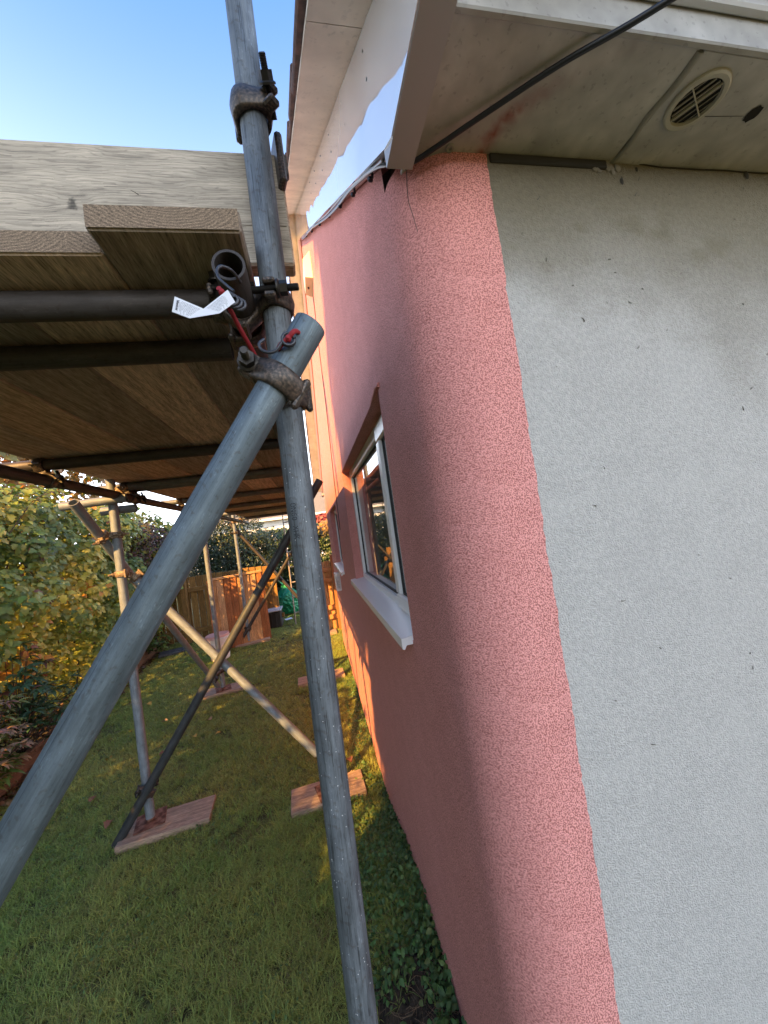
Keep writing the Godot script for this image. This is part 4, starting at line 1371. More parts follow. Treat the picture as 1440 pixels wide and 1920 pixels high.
func leaf_mesh(l: float, w: float, fold := 0.25, lobes := false) -> ArrayMesh:
	var st := S()
	st.set_smooth_group(1)
	var k := [[0.0, 0.10], [0.25, 0.85], [0.5, 1.0], [0.78, 0.6], [1.0, 0.02]]
	if lobes: k = [[0.0, 0.15], [0.18, 0.75], [0.34, 0.62], [0.5, 1.0], [0.62, 0.60], [0.80, 0.55], [1.0, 0.03]]
	for i in k.size() - 1:
		for s in [-1.0, 1.0]:
			var a := Vector3(0, -0.06 * l * sin(k[i][0] * PI) * -1.0, k[i][0] * l)
			var b := Vector3(0, 0.06 * l * sin(k[i + 1][0] * PI), k[i + 1][0] * l)
			var c := Vector3(s * k[i + 1][1] * w, b.y + fold * k[i + 1][1] * w - 0.25 * l * k[i + 1][0] * k[i + 1][0], k[i + 1][0] * l)
			var d := Vector3(s * k[i][1] * w, a.y + fold * k[i][1] * w - 0.25 * l * k[i][0] * k[i][0], k[i][0] * l)
			b.y -= 0.25 * l * k[i + 1][0] * k[i + 1][0]
			a.y -= 0.25 * l * k[i][0] * k[i][0]
			if s > 0: quad(st, a, b, c, d)
			else: quad(st, d, c, b, a)
	st.generate_normals()
	return st.commit()

func scatter(called: String, m: Mesh, material: Material, xf: Array, cols: Array, parent: Node = null) -> MultiMeshInstance3D:
	var mm := MultiMesh.new()
	mm.transform_format = MultiMesh.TRANSFORM_3D
	mm.use_colors = true
	mm.mesh = m
	mm.instance_count = xf.size()
	for i in xf.size():
		mm.set_instance_transform(i, xf[i])
		mm.set_instance_color(i, cols[i])
	var o := MultiMeshInstance3D.new()
	o.multimesh = mm
	o.material_override = material
	if parent:
		o.name = called
		parent.add_child(o, true)
	else:
		o.name = numbered(called)
		add_child(o)
	o.set_meta("kind", "stuff")
	return o

# random orientation of a leaf whose upper side leans towards n
func leaf_basis(n: Vector3, spread: float, size: float) -> Basis:
	var up := (n + Vector3(R(-1, 1), R(-1, 1), R(-1, 1)) * spread).normalized()
	var f := Vector3(R(-1, 1), R(-1.2, 0.4), R(-1, 1))
	f = (f - up * f.dot(up)).normalized()
	return Basis(up.cross(f), up, f).scaled(Vector3.ONE * size)

func jitter(c: Color, d: float) -> Color:
	var k := 1.0 + R(-d, d)
	return Color(c.r * k * (1 + R(-d, d) * 0.4), c.g * k, c.b * k)

func grass() -> void:
	# tufts of a few bent blades
	var st := S()
	st.set_smooth_group(1)
	var r2 := RandomNumberGenerator.new()
	r2.seed = 9
	for i in 11:
		var an := r2.randf() * TAU
		var d := Vector3(cos(an), 0, sin(an))
		var s := Vector3(-d.z, 0, d.x) * r2.randf_range(0.0009, 0.0017)
		var h := r2.randf_range(0.018, 0.05)
		var lean := r2.randf_range(0.3, 1.5)
		var b := d * r2.randf_range(0.0, 0.014)
		var p := []
		for k in 4:
			var t := k / 3.0
			p.append(b + Vector3(0, h * (t - 0.25 * t * t), 0) + d * h * lean * t * t * 0.7)
		for k in 3:
			var w0 := 1.0 - k / 3.0 * 0.7
			var w1 := 1.0 - (k + 1) / 3.0 * 0.9
			quad(st, p[k] - s * w0, p[k] + s * w0, p[k + 1] + s * w1, p[k + 1] - s * w1)
	st.generate_normals()
	var tuft := st.commit()
	var xf := []
	var cols := []
	var gn: FastNoiseLite = shared["gn"]
	var tries := 0
	while xf.size() < 78000 and tries < 400000:
		tries += 1
		var z := 0.25 + 8.0 * pow(rng.randf(), 1.55)
		var x := R(-2.7, 0.20)
		if z > 5.24 and rng.randf() < 0.3: x = R(0.1, 0.7)
		if x < bed_edge(z) + 0.03: continue
		if x < -1.3 * z - 0.4: continue
		var bare := gn.get_noise_2d(x * 2.2 + 40.0, z * 2.2)
		if bare < -0.42 and rng.randf() < 0.8: continue
		if x > -0.02 and z < 1.2 and rng.randf() < 0.93: continue
		if x > 0.0 and z < 2.6 and rng.randf() < 0.3: continue
		if absf(z - 5.6) < 0.16 and x > -0.6 and x < 0.1 and rng.randf() < 0.6: continue
		var b := Basis(Vector3.UP, R(0, TAU)) * Basis(Vector3.RIGHT, R(-0.2, 0.2))
		var sc := R(0.6, 1.1) * (1.0 + 0.25 * gn.get_noise_2d(x * 1.5, z * 1.5 + 90.0))
		xf.append(Transform3D(b.scaled(Vector3(sc * 1.1, sc * R(0.7, 1.1), sc * 1.1)), V(x, ground_y(x, z), z)))
		var m := 0.5 + 0.9 * gn.get_noise_2d(x * 0.9 + 7.0, z * 0.9)
		var c := Color(0.20, 0.32, 0.06).lerp(Color(0.40, 0.40, 0.09), clampf(m + 0.25 * ss(1.5, 4.5, z) - 0.1, 0, 1))  # yellower with distance, warm light put into the blade colour
		if rng.randf() < 0.06: c = Color(0.20, 0.16, 0.06)
		cols.append(jitter(c, 0.3))
	tag(scatter("grass", tuft, mats["blade"], xf, cols), "mossy short grass covering the back garden", "", "", "stuff")

func weeds() -> void:
	# broad leaved ground weeds along the wall and in tufts on the lawn
	var lm := leaf_mesh(0.024, 0.008, 0.3)
	var xf := []
	var cols := []
	var gn: FastNoiseLite = shared["gn"]
	while xf.size() < 9500:
		var z := R(0.7, 4.4)
		var x := 0.212 - pow(rng.randf(), 1.5) * (0.26 if z < 2.3 else 0.13)
		if z < 1.12 and x < 0.14 and rng.randf() < 0.92: continue
		if gn.get_noise_2d(x * 6.0, z * 3.0) < -0.2 - (0.3 if z < 2.0 else 0.0): continue
		var hgt := R(0.0, 0.03 + 0.04 * ss(2.6, 1.4, z)) * rng.randf()
		var n := Vector3(R(-0.7, 0.3), 1.0, R(-0.2, 0.8))
		xf.append(Transform3D(leaf_basis(n, 0.7, R(0.4, 1.0)), V(min(x, 0.205), ground_y(x, z) + 0.006 + hgt, z)))
		cols.append(jitter(Color(0.075, 0.155, 0.04) if rng.randf() < 0.75 else Color(0.13, 0.19, 0.05), 0.35))
	tag(scatter("wall_weeds", lm, mats["leaf"], xf, cols), "low green weeds along the foot of the pink wall", "", "", "stuff")
	# clover and plantain in the lawn
	xf = []
	cols = []
	while xf.size() < 5000:
		var z := 0.5 + 4.5 * pow(rng.randf(), 1.4)
		var x := R(-2.2, 0.0)
		if gn.get_noise_2d(x * 2.6 + 11.0, z * 2.6) < 0.12: continue
		xf.append(Transform3D(leaf_basis(Vector3(0, 1, 0), 0.5, R(0.3, 0.75)), V(x, ground_y(x, z) + R(0.008, 0.03), z)))
		cols.append(jitter(Color(0.10, 0.18, 0.05), 0.3))
	tag(scatter("clover", lm, mats["leaf"], xf, cols), "small clover leaves among the lawn grass", "", "", "stuff")
	# dry roots and stalks on the bare soil
	var st := S()
	for i in 330:
		var z := 0.62 + 0.75 * rng.randf()
		var x := R(0.0, 0.2)
		if rng.randf() < 0.15:
			z = R(1.3, 2.4)
			x = R(0.02, 0.2)
		var an := R(0, TAU)
		var l := R(0.02, 0.09)
		var bend := R(-0.9, 0.9)
		var p := []
		for k in 5:
			var t := k / 4.0
			p.append(V(x, ground_y(x, z) + 0.006 + R(0.0, 0.014) + (0.03 * t if i % 5 == 0 else 0.0), z) + Vector3(cos(an + bend * t), 0, sin(an + bend * t)) * l * (t - 0.5))
		wire(st, p, R(0.0004, 0.0011), 0.0003, 4)
	var dry := plain("dry_stalk", lin(0.20, 0.13, 0.075), 0.9)
	tag(obj("dry_roots", st, dry), "dry brown roots and stalks lying on the bare soil by the wall", "", "", "stuff")
	# clods
	st = S()
	for i in 420:
		var z := 0.6 + 0.7 * rng.randf()
		var x := R(-0.01, 0.205)
		var r := R(0.002, 0.009)
		lathe(st, V(x, ground_y(x, z) + 0.006, z), [Vector2(0, r * R(0.5, 1.0)), Vector2(r * 0.7, r * 0.5), Vector2(r, 0), Vector2(r * 0.6, -r * 0.5)], 6, Basis(Vector3(R(-1, 1), 1, R(-1, 1)).normalized(), R(0, 6)))
	tag(obj("soil_clods", st, mats["soil"]), "crumbs of soil on the bare patch by the wall", "", "", "stuff")
	# fallen leaves one can count
	var fl := leaf_mesh(0.05, 0.024, 0.5, true)
	var spots := [[-1.37, 2.52, 0.0, 1.2], [-0.92, 1.32, 1.6, 0.9], [-1.17, 3.35, 0.6, 1.2], [-1.35, 3.15, 2.2, 1.1], [-0.14, 3.0, 2.0, 1.5], [-0.02, 3.05, 0.4, 1.2], [0.03, 2.5, 0.4, 1.0], [-1.55, 3.75, 1.2, 1.1], [-1.75, 3.3, 4.2, 1.1], [-1.6, 2.75, 3.0, 1.0], [-1.1, 3.6, 4.0, 1.3], [-0.95, 3.3, 5.0, 0.8], [-0.3, 6.6, 0.5, 1.5], [0.02, 2.35, 1.0, 1.0], [-1.9, 4.3, 1.0, 1.2], [-1.72, 2.35, 2.6, 1.1]]
	var where := ["nearest the hedge side sole board", "alone in the dark grass near the camera", "pale one between the two hedge side sole boards", "beside a pale leaf between the hedge side poles", "in the grass between two wall side sole boards", "just right of another, beyond the window sill", "in the weeds by the wall", "in the lawn towards the bucket", "at the foot of the bed edging", "in the grass left of the nearest pole", "right of the pale leaf", "small one near the lawn's middle", "far off before the green bag", "beside the sole board below the window", "far off along the edging", "near the bed edging, left of the dark brace"]
	for i in spots.size():
		var s: Array = spots[i]
		var m := fl
		var o := mesh_node("fallen_leaf", m, mats["leaf"] if false else shared_leaf(i), null)
		o.transform = Transform3D((Basis(Vector3.UP, s[2]) * Basis(Vector3.RIGHT, R(-0.5, 0.3))).scaled(Vector3.ONE * s[3]), V(s[0], ground_y(s[0], s[1]) + 0.028, s[1]))
		tag(o, "fallen %s leaf lying %s" % [["brown", "tan", "yellow"][i % 3], where[i]], "leaf", "fallen leaves on the lawn")
	# leaf litter on the bed and along its edge
	xf = []
	cols = []
	for i in 1500:
		var z := R(0.8, 7.0)
		var x := bed_edge(z) + 0.12 - R(0, 1.0) * rng.randf()
		xf.append(Transform3D(leaf_basis(Vector3.UP, 0.5, R(0.6, 1.3)), V(x, (-1.38 if x < bed_edge(z) else ground_y(x, z) + 0.03) + R(0, 0.02), z)))
		cols.append(jitter([Color(0.16, 0.075, 0.035), Color(0.09, 0.045, 0.025), Color(0.22, 0.13, 0.05)][i % 3], 0.4))
	tag(scatter("leaf_litter", fl, mats["leaf"], xf, cols), "brown fallen leaves on the hedge bed", "", "", "stuff")

func shared_leaf(i: int) -> Material:
	var k := i % 3
	var n := "fallen_leaf_%s" % ["brown", "tan", "yellow"][k]
	if not mats.has(n):
		plain(n, [lin(0.24, 0.10, 0.05), lin(0.36, 0.24, 0.13), lin(0.55, 0.33, 0.06)][k], 0.8)
	return mats[n]

func hedge() -> void:
	var o := thing("hedge", V(-2.9, -1.45, 3.5), "tall autumn hedge of green and yellow leaves along the lawn's left side", "hedge")
	var at := o.position
	var gn := FastNoiseLite.new()
	gn.seed = 23
	gn.frequency = 0.9
	gn.fractal_octaves = 3
	var lm := leaf_mesh(0.074, 0.031, 0.25, true)
	var xf := []
	var cols := []
	while xf.size() < 46000:
		var z := -3.0 + 10.3 * rng.randf()
		if z < 0.3 and rng.randf() < 0.4: continue
		var y := R(-1.35, 1.45)
		var top: float = 0.93 - 0.02 * z + 0.14 * gn.get_noise_1d(z * 2.0) + 0.42 * ss(0.4, -0.6, z)  # raised behind the camera, out of view, to shade the lawn
		if y > top: continue
		var bulge := 0.30 * gn.get_noise_2d(z * 1.3, y * 1.6) + 0.12 * gn.get_noise_2d(z * 4.0, y * 4.0)
		var depth := pow(rng.randf(), 1.7) * 0.55
		var surf: float = -2.42 + bulge - 0.25 * ss(0.4, 1.0, y) - 0.45 * ss(-0.5, -1.3, y)
		if rng.randf() < 0.16: depth = R(0.0, 0.9) if y > top - 0.25 else depth
		if depth < 0.3 and gn.get_noise_3d(z * 5.0, y * 5.0, 3.0) < -0.28: continue
		var x: float = surf - depth
		var n := Vector3(0.75, 0.75, 0.35)
		if y > top - 0.2: n = Vector3(0.3, 1.0, 0.2)
		xf.append(Transform3D(leaf_basis(n, 0.55, R(0.6, 1.15)), V(x, y, z) - at))
		var k := gn.get_noise_3d(z * 0.9, y * 1.4, 40.0) + R(-0.20, 0.20)
		var c := Color(0.15, 0.21, 0.04)
		if k > 0.05: c = Color(0.27, 0.29, 0.05)
		if k > 0.28: c = Color(0.52, 0.44, 0.07)
		if k > 0.55: c = Color(0.50, 0.24, 0.04)
		if k < -0.35: c = Color(0.10, 0.16, 0.05)
		if rng.randf() < 0.012: c = Color(0.24, 0.09, 0.04)
		cols.append(jitter(c, 0.25))
	scatter("foliage", lm, mats["leaf"], xf, cols, o)
	var st := S()
	for i in 70:
		var z := -0.6 + 7.8 * rng.randf()
		var x := -2.85 + R(-0.15, 0.15)
		var p := [V(x, -1.45, z) - at]
		for k in 5: p.append(V(x + R(-0.12, 0.2) * (k + 1) * 0.4, -1.45 + 0.45 * (k + 1), z + R(-0.12, 0.12) * (k + 1)) - at)
		wire(st, curve(p, 2), R(0.008, 0.02), 0.003, 5)
	obj("branches", st, mats["bark"], o).set_meta("kind", "stuff")
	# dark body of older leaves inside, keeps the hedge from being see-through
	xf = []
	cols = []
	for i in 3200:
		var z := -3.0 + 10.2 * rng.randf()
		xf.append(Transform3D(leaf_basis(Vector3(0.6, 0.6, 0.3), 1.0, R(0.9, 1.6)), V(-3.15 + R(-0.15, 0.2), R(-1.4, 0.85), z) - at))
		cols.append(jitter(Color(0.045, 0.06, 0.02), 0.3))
	for i in 9000:  # extra leaves out of view, added to keep sun off the near lawn
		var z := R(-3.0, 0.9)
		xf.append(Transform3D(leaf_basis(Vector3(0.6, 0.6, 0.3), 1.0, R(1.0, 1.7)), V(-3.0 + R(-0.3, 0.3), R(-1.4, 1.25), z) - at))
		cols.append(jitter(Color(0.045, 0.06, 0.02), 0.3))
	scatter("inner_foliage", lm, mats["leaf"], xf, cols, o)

# palmate shrub: stems ending in fingered leaves
func shrub(x: float, z: float, hgt: float, rad: float, n: int, palette: Array, label: String, y0 := -1.42, leaflet := 0.10, wid := 0.014, fingers := 7) -> void:
	var o := thing("shrub", V(x, y0, z), label, "shrub")
	var lm := leaf_mesh(leaflet, wid, 0.35)
	var xf := []
	var cols := []
	var st := S()
	for i in n:
		var an := R(0, TAU)
		var rr := rad * sqrt(rng.randf())
		var tip := Vector3(cos(an) * rr, hgt * (1.0 - 0.5 * pow(rr / rad, 2.0)) * R(0.45, 1.0), sin(an) * rr)
		wire(st, curve([Vector3(R(-0.04, 0.04), 0, R(-0.04, 0.04)), tip * Vector3(0.5, 0.55, 0.5), tip], 2), 0.005, 0.002, 5)
		var c: Color = palette[rng.randi() % palette.size()]
		for whorl in 3:
			var node: Vector3 = tip * Vector3(1.0, 1.0 - 0.21 * whorl, 1.0) * (1.0 - 0.08 * whorl)
			var turn := an + whorl * R(0.8, 1.6) * (1.0 if i % 2 else -1.0)
			var out := (Vector3(cos(turn), 0.5, sin(turn))).normalized()
			for k in fingers:
				var sp := (k - (fingers - 1) / 2.0) * (2.9 / fingers)
				var f := Basis(Vector3.UP, sp + R(-0.12, 0.12)) * Vector3(out.x, R(-0.35, 0.35), out.z)
				f = f.normalized()
				var up := (Vector3(R(-0.25, 0.25), 1, R(-0.25, 0.25)) + out * 0.3)
				up = (up - f * up.dot(f)).normalized()
				xf.append(Transform3D(Basis(up.cross(f), up, f).scaled(Vector3.ONE * R(0.75, 1.15)), node))
				cols.append(jitter(c, 0.25))
	obj("stems", st, mats["bark"], o)
	scatter("foliage", lm, mats["leaf"], xf, cols, o)

func tree(called: String, at: Vector3, trunk_h: float, crown: Vector3, crown_at: Vector3, n: int, leaf: Mesh, palette: Array, label: String, m := "leaf", hole := -0.1, category := "tree") -> void:
	var o := thing(called, at, label, category)
	var st := S()
	wire(st, curve([Vector3.ZERO, Vector3(0.05, trunk_h * 0.5, 0.03), crown_at * Vector3(1, 0.9, 1)], 4), 0.05 + 0.02 * trunk_h, 0.03, 8)
	obj("trunk", st, mats["bark"], o)
	st = S()
	for i in 16:
		var d := Vector3(R(-1, 1), R(-0.5, 1), R(-1, 1)).normalized() * crown * 0.85
		wire(st, curve([Vector3(0, trunk_h * R(0.5, 1.0), 0), crown_at + d * 0.5 + Vector3(0, -0.1, 0), crown_at + d], 3), 0.03, 0.006, 5)
	obj("limbs", st, mats["bark"], o)
	var gn := FastNoiseLite.new()
	gn.seed = int(absf(at.x * 100.0)) + n
	gn.frequency = 1.6 / maxf(crown.x, 0.3)
	gn.fractal_octaves = 3
	var xf := []
	var cols := []
	var tries := 0
	while xf.size() < n and tries < n * 20:
		tries += 1
		var p := Vector3(R(-1, 1), R(-1, 1), R(-1, 1))
		var l := p.length()
		if l > 1.0 + 0.35 * gn.get_noise_3d(p.x * crown.x * 1.5, p.y * crown.y * 1.5, p.z * crown.z * 1.5) or rng.randf() > 0.25 + l * l: continue
		var q := p * crown
		if gn.get_noise_3d(q.x + 30.0, q.y, q.z) < hole: continue
		xf.append(Transform3D(leaf_basis((p + Vector3(0, 0.6, 0)).normalized(), 0.8, R(0.7, 1.3)), crown_at + q))
		var c: Color = palette[rng.randi() % palette.size()]
		cols.append(jitter(c, 0.3))
	scatter("crown", leaf, mats[m], xf, cols, o)

func plants() -> void:
	hedge()
	var pinks := [Color(0.38, 0.19, 0.14), Color(0.34, 0.21, 0.11), Color(0.40, 0.27, 0.17), Color(0.26, 0.25, 0.08), Color(0.22, 0.25, 0.07)]
	var greens := [Color(0.09, 0.16, 0.04), Color(0.07, 0.13, 0.045), Color(0.13, 0.18, 0.04)]
	shrub(-2.42, 2.85, 0.90, 0.40, 70, pinks, "peony shrub with pink and red autumn leaves before the hedge", -1.42, 0.075, 0.011)
	shrub(-2.5, 3.5, 0.95, 0.4, 42, [Color(0.05, 0.11, 0.045), Color(0.07, 0.12, 0.04), Color(0.20, 0.08, 0.05)], "bushy green shrub with some red leaves behind the pink one", -1.42, 0.10, 0.014)
	shrub(-2.5, 2.2, 0.46, 0.30, 46, greens, "dark green leafy plant below the pink leaved shrub", -1.42, 0.11, 0.017)
	shrub(-2.38, 3.0, 0.40, 0.26, 22, [Color(0.11, 0.15, 0.03), Color(0.16, 0.16, 0.03)], "yellow green fingered plant low at the bed edge by the foreground brace", -1.42, 0.11, 0.013)
	shrub(-2.7, 1.75, 0.6, 0.45, 46, greens + [Color(0.12, 0.12, 0.03)], "green plant at the photo's left edge below the hedge", -1.42, 0.12, 0.02)
	shrub(-2.65, 6.1, 0.55, 0.3, 26, [Color(0.12, 0.17, 0.03), Color(0.08, 0.13, 0.03)], "small yellow green plant by the old fence beside the bed edging", -1.42, 0.08, 0.02, 5)
	var small := leaf_mesh(0.05, 0.02, 0.3)
	var tiny := leaf_mesh(0.045, 0.012, 0.3)
	var big := leaf_mesh(0.14, 0.06, 0.3, true)
	tree("shrub", V(-2.75, -1.45, 6.1), 0.6, Vector3(0.55, 0.42, 0.6), Vector3(0.1, 1.62, 0), 3800, tiny, [Color(0.075, 0.045, 0.05), Color(0.11, 0.06, 0.05), Color(0.06, 0.06, 0.035)], "purple brown smoky shrub rising above the old fence", "leaf", -0.15, "shrub")
	tree("evergreen_tree", V(-1.75, -1.45, 8.0), 1.0, Vector3(0.95, 1.2, 0.6), Vector3(0, 1.15, 0), 16000, tiny, [Color(0.028, 0.05, 0.018), Color(0.05, 0.07, 0.02), Color(0.02, 0.035, 0.014)], "dark evergreen bush behind the leaning fence panel", "dark_leaf", -0.3)
	tree("autumn_tree", V(-6.2, -1.5, 7.5), 2.2, Vector3(2.6, 1.9, 2.2), Vector3(0, 3.0, 0), 6500, big, [Color(0.30, 0.13, 0.03), Color(0.36, 0.20, 0.05), Color(0.20, 0.11, 0.03), Color(0.18, 0.16, 0.04)], "orange leaved autumn tree showing above the hedge", "leaf", -0.05)
	tree("autumn_tree", V(-5.6, -1.5, 3.6), 2.0, Vector3(1.4, 1.6, 1.3), Vector3(0, 3.6, 0), 2200, big, [Color(0.34, 0.15, 0.03), Color(0.38, 0.22, 0.05), Color(0.16, 0.15, 0.04)], "sparse orange tree against the sky at the photo's left edge", "leaf", -0.05)
	tree("red_maple", V(0.55, -1.5, 17.0), 1.4, Vector3(0.6, 0.35, 0.6), Vector3(0, 2.12, 0), 1500, big, [Color(0.26, 0.035, 0.035), Color(0.34, 0.09, 0.06)], "small bright red maple beyond the far hedge", "leaf", -0.3)
	# far evergreen hedge across the end of the garden
	var o := thing("hedge", V(-0.6, -1.5, 9.0), "dark evergreen hedge across the far end of the garden behind the green bag", "hedge")
	var gn := FastNoiseLite.new()
	gn.seed = 71
	gn.frequency = 0.8
	gn.fractal_octaves = 3
	var xf := []
	var cols := []
	while xf.size() < 27000:
		var x := R(-2.6, 1.6)
		var y := R(-1.45, 0.5)
		var top: float = 0.27 + 0.10 * gn.get_noise_1d(x * 2.5)
		if y > top: continue
		var bul := 0.22 * gn.get_noise_2d(x * 2.0, y * 2.0)
		var dep := pow(rng.randf(), 1.5) * 0.5
		if y > top - 0.12: dep = R(0, 0.9)
		if dep < 0.2 and gn.get_noise_3d(x * 4.0, y * 4.0, 8.0) < -0.3: continue
		xf.append(Transform3D(leaf_basis(Vector3(-0.2, 0.7, 0.7), 0.6, R(0.8, 1.6)), V(x, y, 8.45 - bul + dep + 0.25 * ss(-0.6, -1.4, y)) - o.position))
		var c := Color(0.03, 0.06, 0.02)
		if rng.randf() < 0.2: c = Color(0.07, 0.10, 0.02)
		if x > 0.1 and y > -0.05: c = c.lerp(Color(0.30, 0.16, 0.03), clampf((y + 0.1) * 3.0, 0, 1))  # top leaves tinted orange, sunlight put into their colour
		cols.append(jitter(c, 0.35))
	scatter("foliage", small, mats["dark_leaf"], xf, cols, o)
	var st := S()
	for i in 24:
		var x := -2.4 + 0.17 * i
		wire(st, curve([Vector3(x, 0, -0.1), Vector3(x + R(-0.2, 0.2), 0.8, 0), Vector3(x + R(-0.3, 0.3), 1.6, 0)], 3), 0.025, 0.006, 5)
	obj("branches", st, mats["bark"], o).set_meta("kind", "stuff")

func fences() -> void:
	# old board fence at the back, to the left
	var f := thing("fence", V(-2.2, -1.5, 6.95), "weathered brown board fence with post and rails at the back of the lawn", "fence")
	var at := f.position
	var i := 0
	var x := -3.4
	while x < -0.75:
		var st := S()
		box(st, Vector3.ZERO, Vector3(0.106, 0.018, 1.08), 0.004)
		var o := obj("board", st, mats["fence_old" if i % 2 else "fence_old_b"], f)
		o.transform = Transform3D(Basis(Vector3.RIGHT, PI / 2) * Basis(Vector3(0, 0, 1), 0.16), V(x, -0.945 + R(-0.015, 0.015), 6.98) - at)
		x += 0.112
		i += 1
	for y in [-0.62, -1.32]:
		var st := S()
		box(st, Vector3.ZERO, Vector3(0.06, 0.075, 2.7), 0.004)
		var o := obj("rail", st, mats["fence_old_b"], f)
		o.transform = Transform3D(Basis(Vector3.UP, PI / 2), V(-2.05, y, 6.925) - at)
	for px in [-2.28, -3.3]:
		var st := S()
		box(st, Vector3.ZERO, Vector3(0.09, 0.09, 1.2), 0.005)
		var o := obj("post", st, mats["fence_old_b"], f)
		o.transform = Transform3D(Basis(Vector3.RIGHT, PI / 2), V(px, -0.92, 6.85) - at)
	# loose feather edge panel leaning against it
	var p0 := V(-1.60, -1.5, 5.86)
	var p1 := V(-0.885, -1.5, 6.13)
	var p := thing("leaning_fence", (p0 + p1) / 2, "loose orange wooden fence panel leaning upright before the back fence", "fence panel")
	p.rotation.y = atan2(-(p1.z - p0.z), p1.x - p0.x)
	p.rotate_object_local(Vector3.RIGHT, -0.05)
	var w := p0.distance_to(p1)
	for k in 8:
		var st := S()
		box(st, Vector3.ZERO, Vector3(w / 8 - 0.003, 0.014, 1.03), 0.003)
		var o := obj("board", st, mats[["fence_new", "fence_new_b", "fence_new_c"][(k * 2 + k / 3) % 3]], p)
		o.transform = Transform3D(Basis(Vector3(0, 0, -1).rotated(Vector3.UP, 0.0), 0.0) * Basis(Vector3.RIGHT, PI / 2) * Basis(Vector3(0, 0, 1), 0.20), Vector3(-w / 2 + w / 8 * (k + 0.5), 0.53, 0.02 + R(-0.001, 0.001)))
	for q in [[1.07, 0.05, 0.03], [0.84, 0.03, -0.02], [0.12, 0.03, -0.02]]:
		var st := S()
		box(st, Vector3.ZERO, Vector3(q[1], 0.035, w + 0.02), 0.004)
		var o := obj("rail", st, mats["fence_new_c"], p)
		o.transform = Transform3D(Basis(Vector3.UP, PI / 2), Vector3(0, q[0], q[2] - 0.01))
	for sx in [-1.0, 1.0]:
		var st := S()
		box(st, Vector3.ZERO, Vector3(0.03, 0.04, 1.05), 0.003)
		var o := obj("batten", st, mats["fence_new_b"], p)
		o.transform = Transform3D(Basis(Vector3.RIGHT, PI / 2), Vector3(sx * (w / 2 + 0.012), 0.535, 0.0))
	# sunlit fence between the house end and the hedge
	var g := thing("fence", V(0.3, -1.5, 5.95), "bright orange board fence with ledges closing the gap beside the house", "fence")
	at = g.position
	for k in 9:
		var st := S()
		box(st, Vector3.ZERO, Vector3(0.090, 0.016, 1.08 + R(-0.02, 0.02)), 0.004)
		var o := obj("board", st, mats[["fence_new_c", "fence_new", "fence_new_b"][k % 3]], g)
		o.transform = Transform3D(Basis(Vector3.RIGHT, PI / 2) * Basis(Vector3(0, 0, 1), 0.07), V(0.05 + 0.094 * k, -0.97, 5.98) - at)
	for y in [-0.55, -0.72, -1.15, -1.3]:
		var st := S()
		box(st, Vector3.ZERO, Vector3(0.045, 0.07, 0.86), 0.004)
		var o := obj("rail", st, mats["fence_new"], g)
		o.transform = Transform3D(Basis(Vector3.UP, PI / 2), V(0.44, y, 5.945) - at)
	var st3 := S()
	box(st3, Vector3.ZERO, Vector3(0.085, 0.085, 1.2), 0.005)
	var po := obj("post", st3, mats["fence_new_b"], g)
	po.transform = Transform3D(Basis(Vector3.RIGHT, PI / 2), V(0.24, -0.93, 5.90) - at)

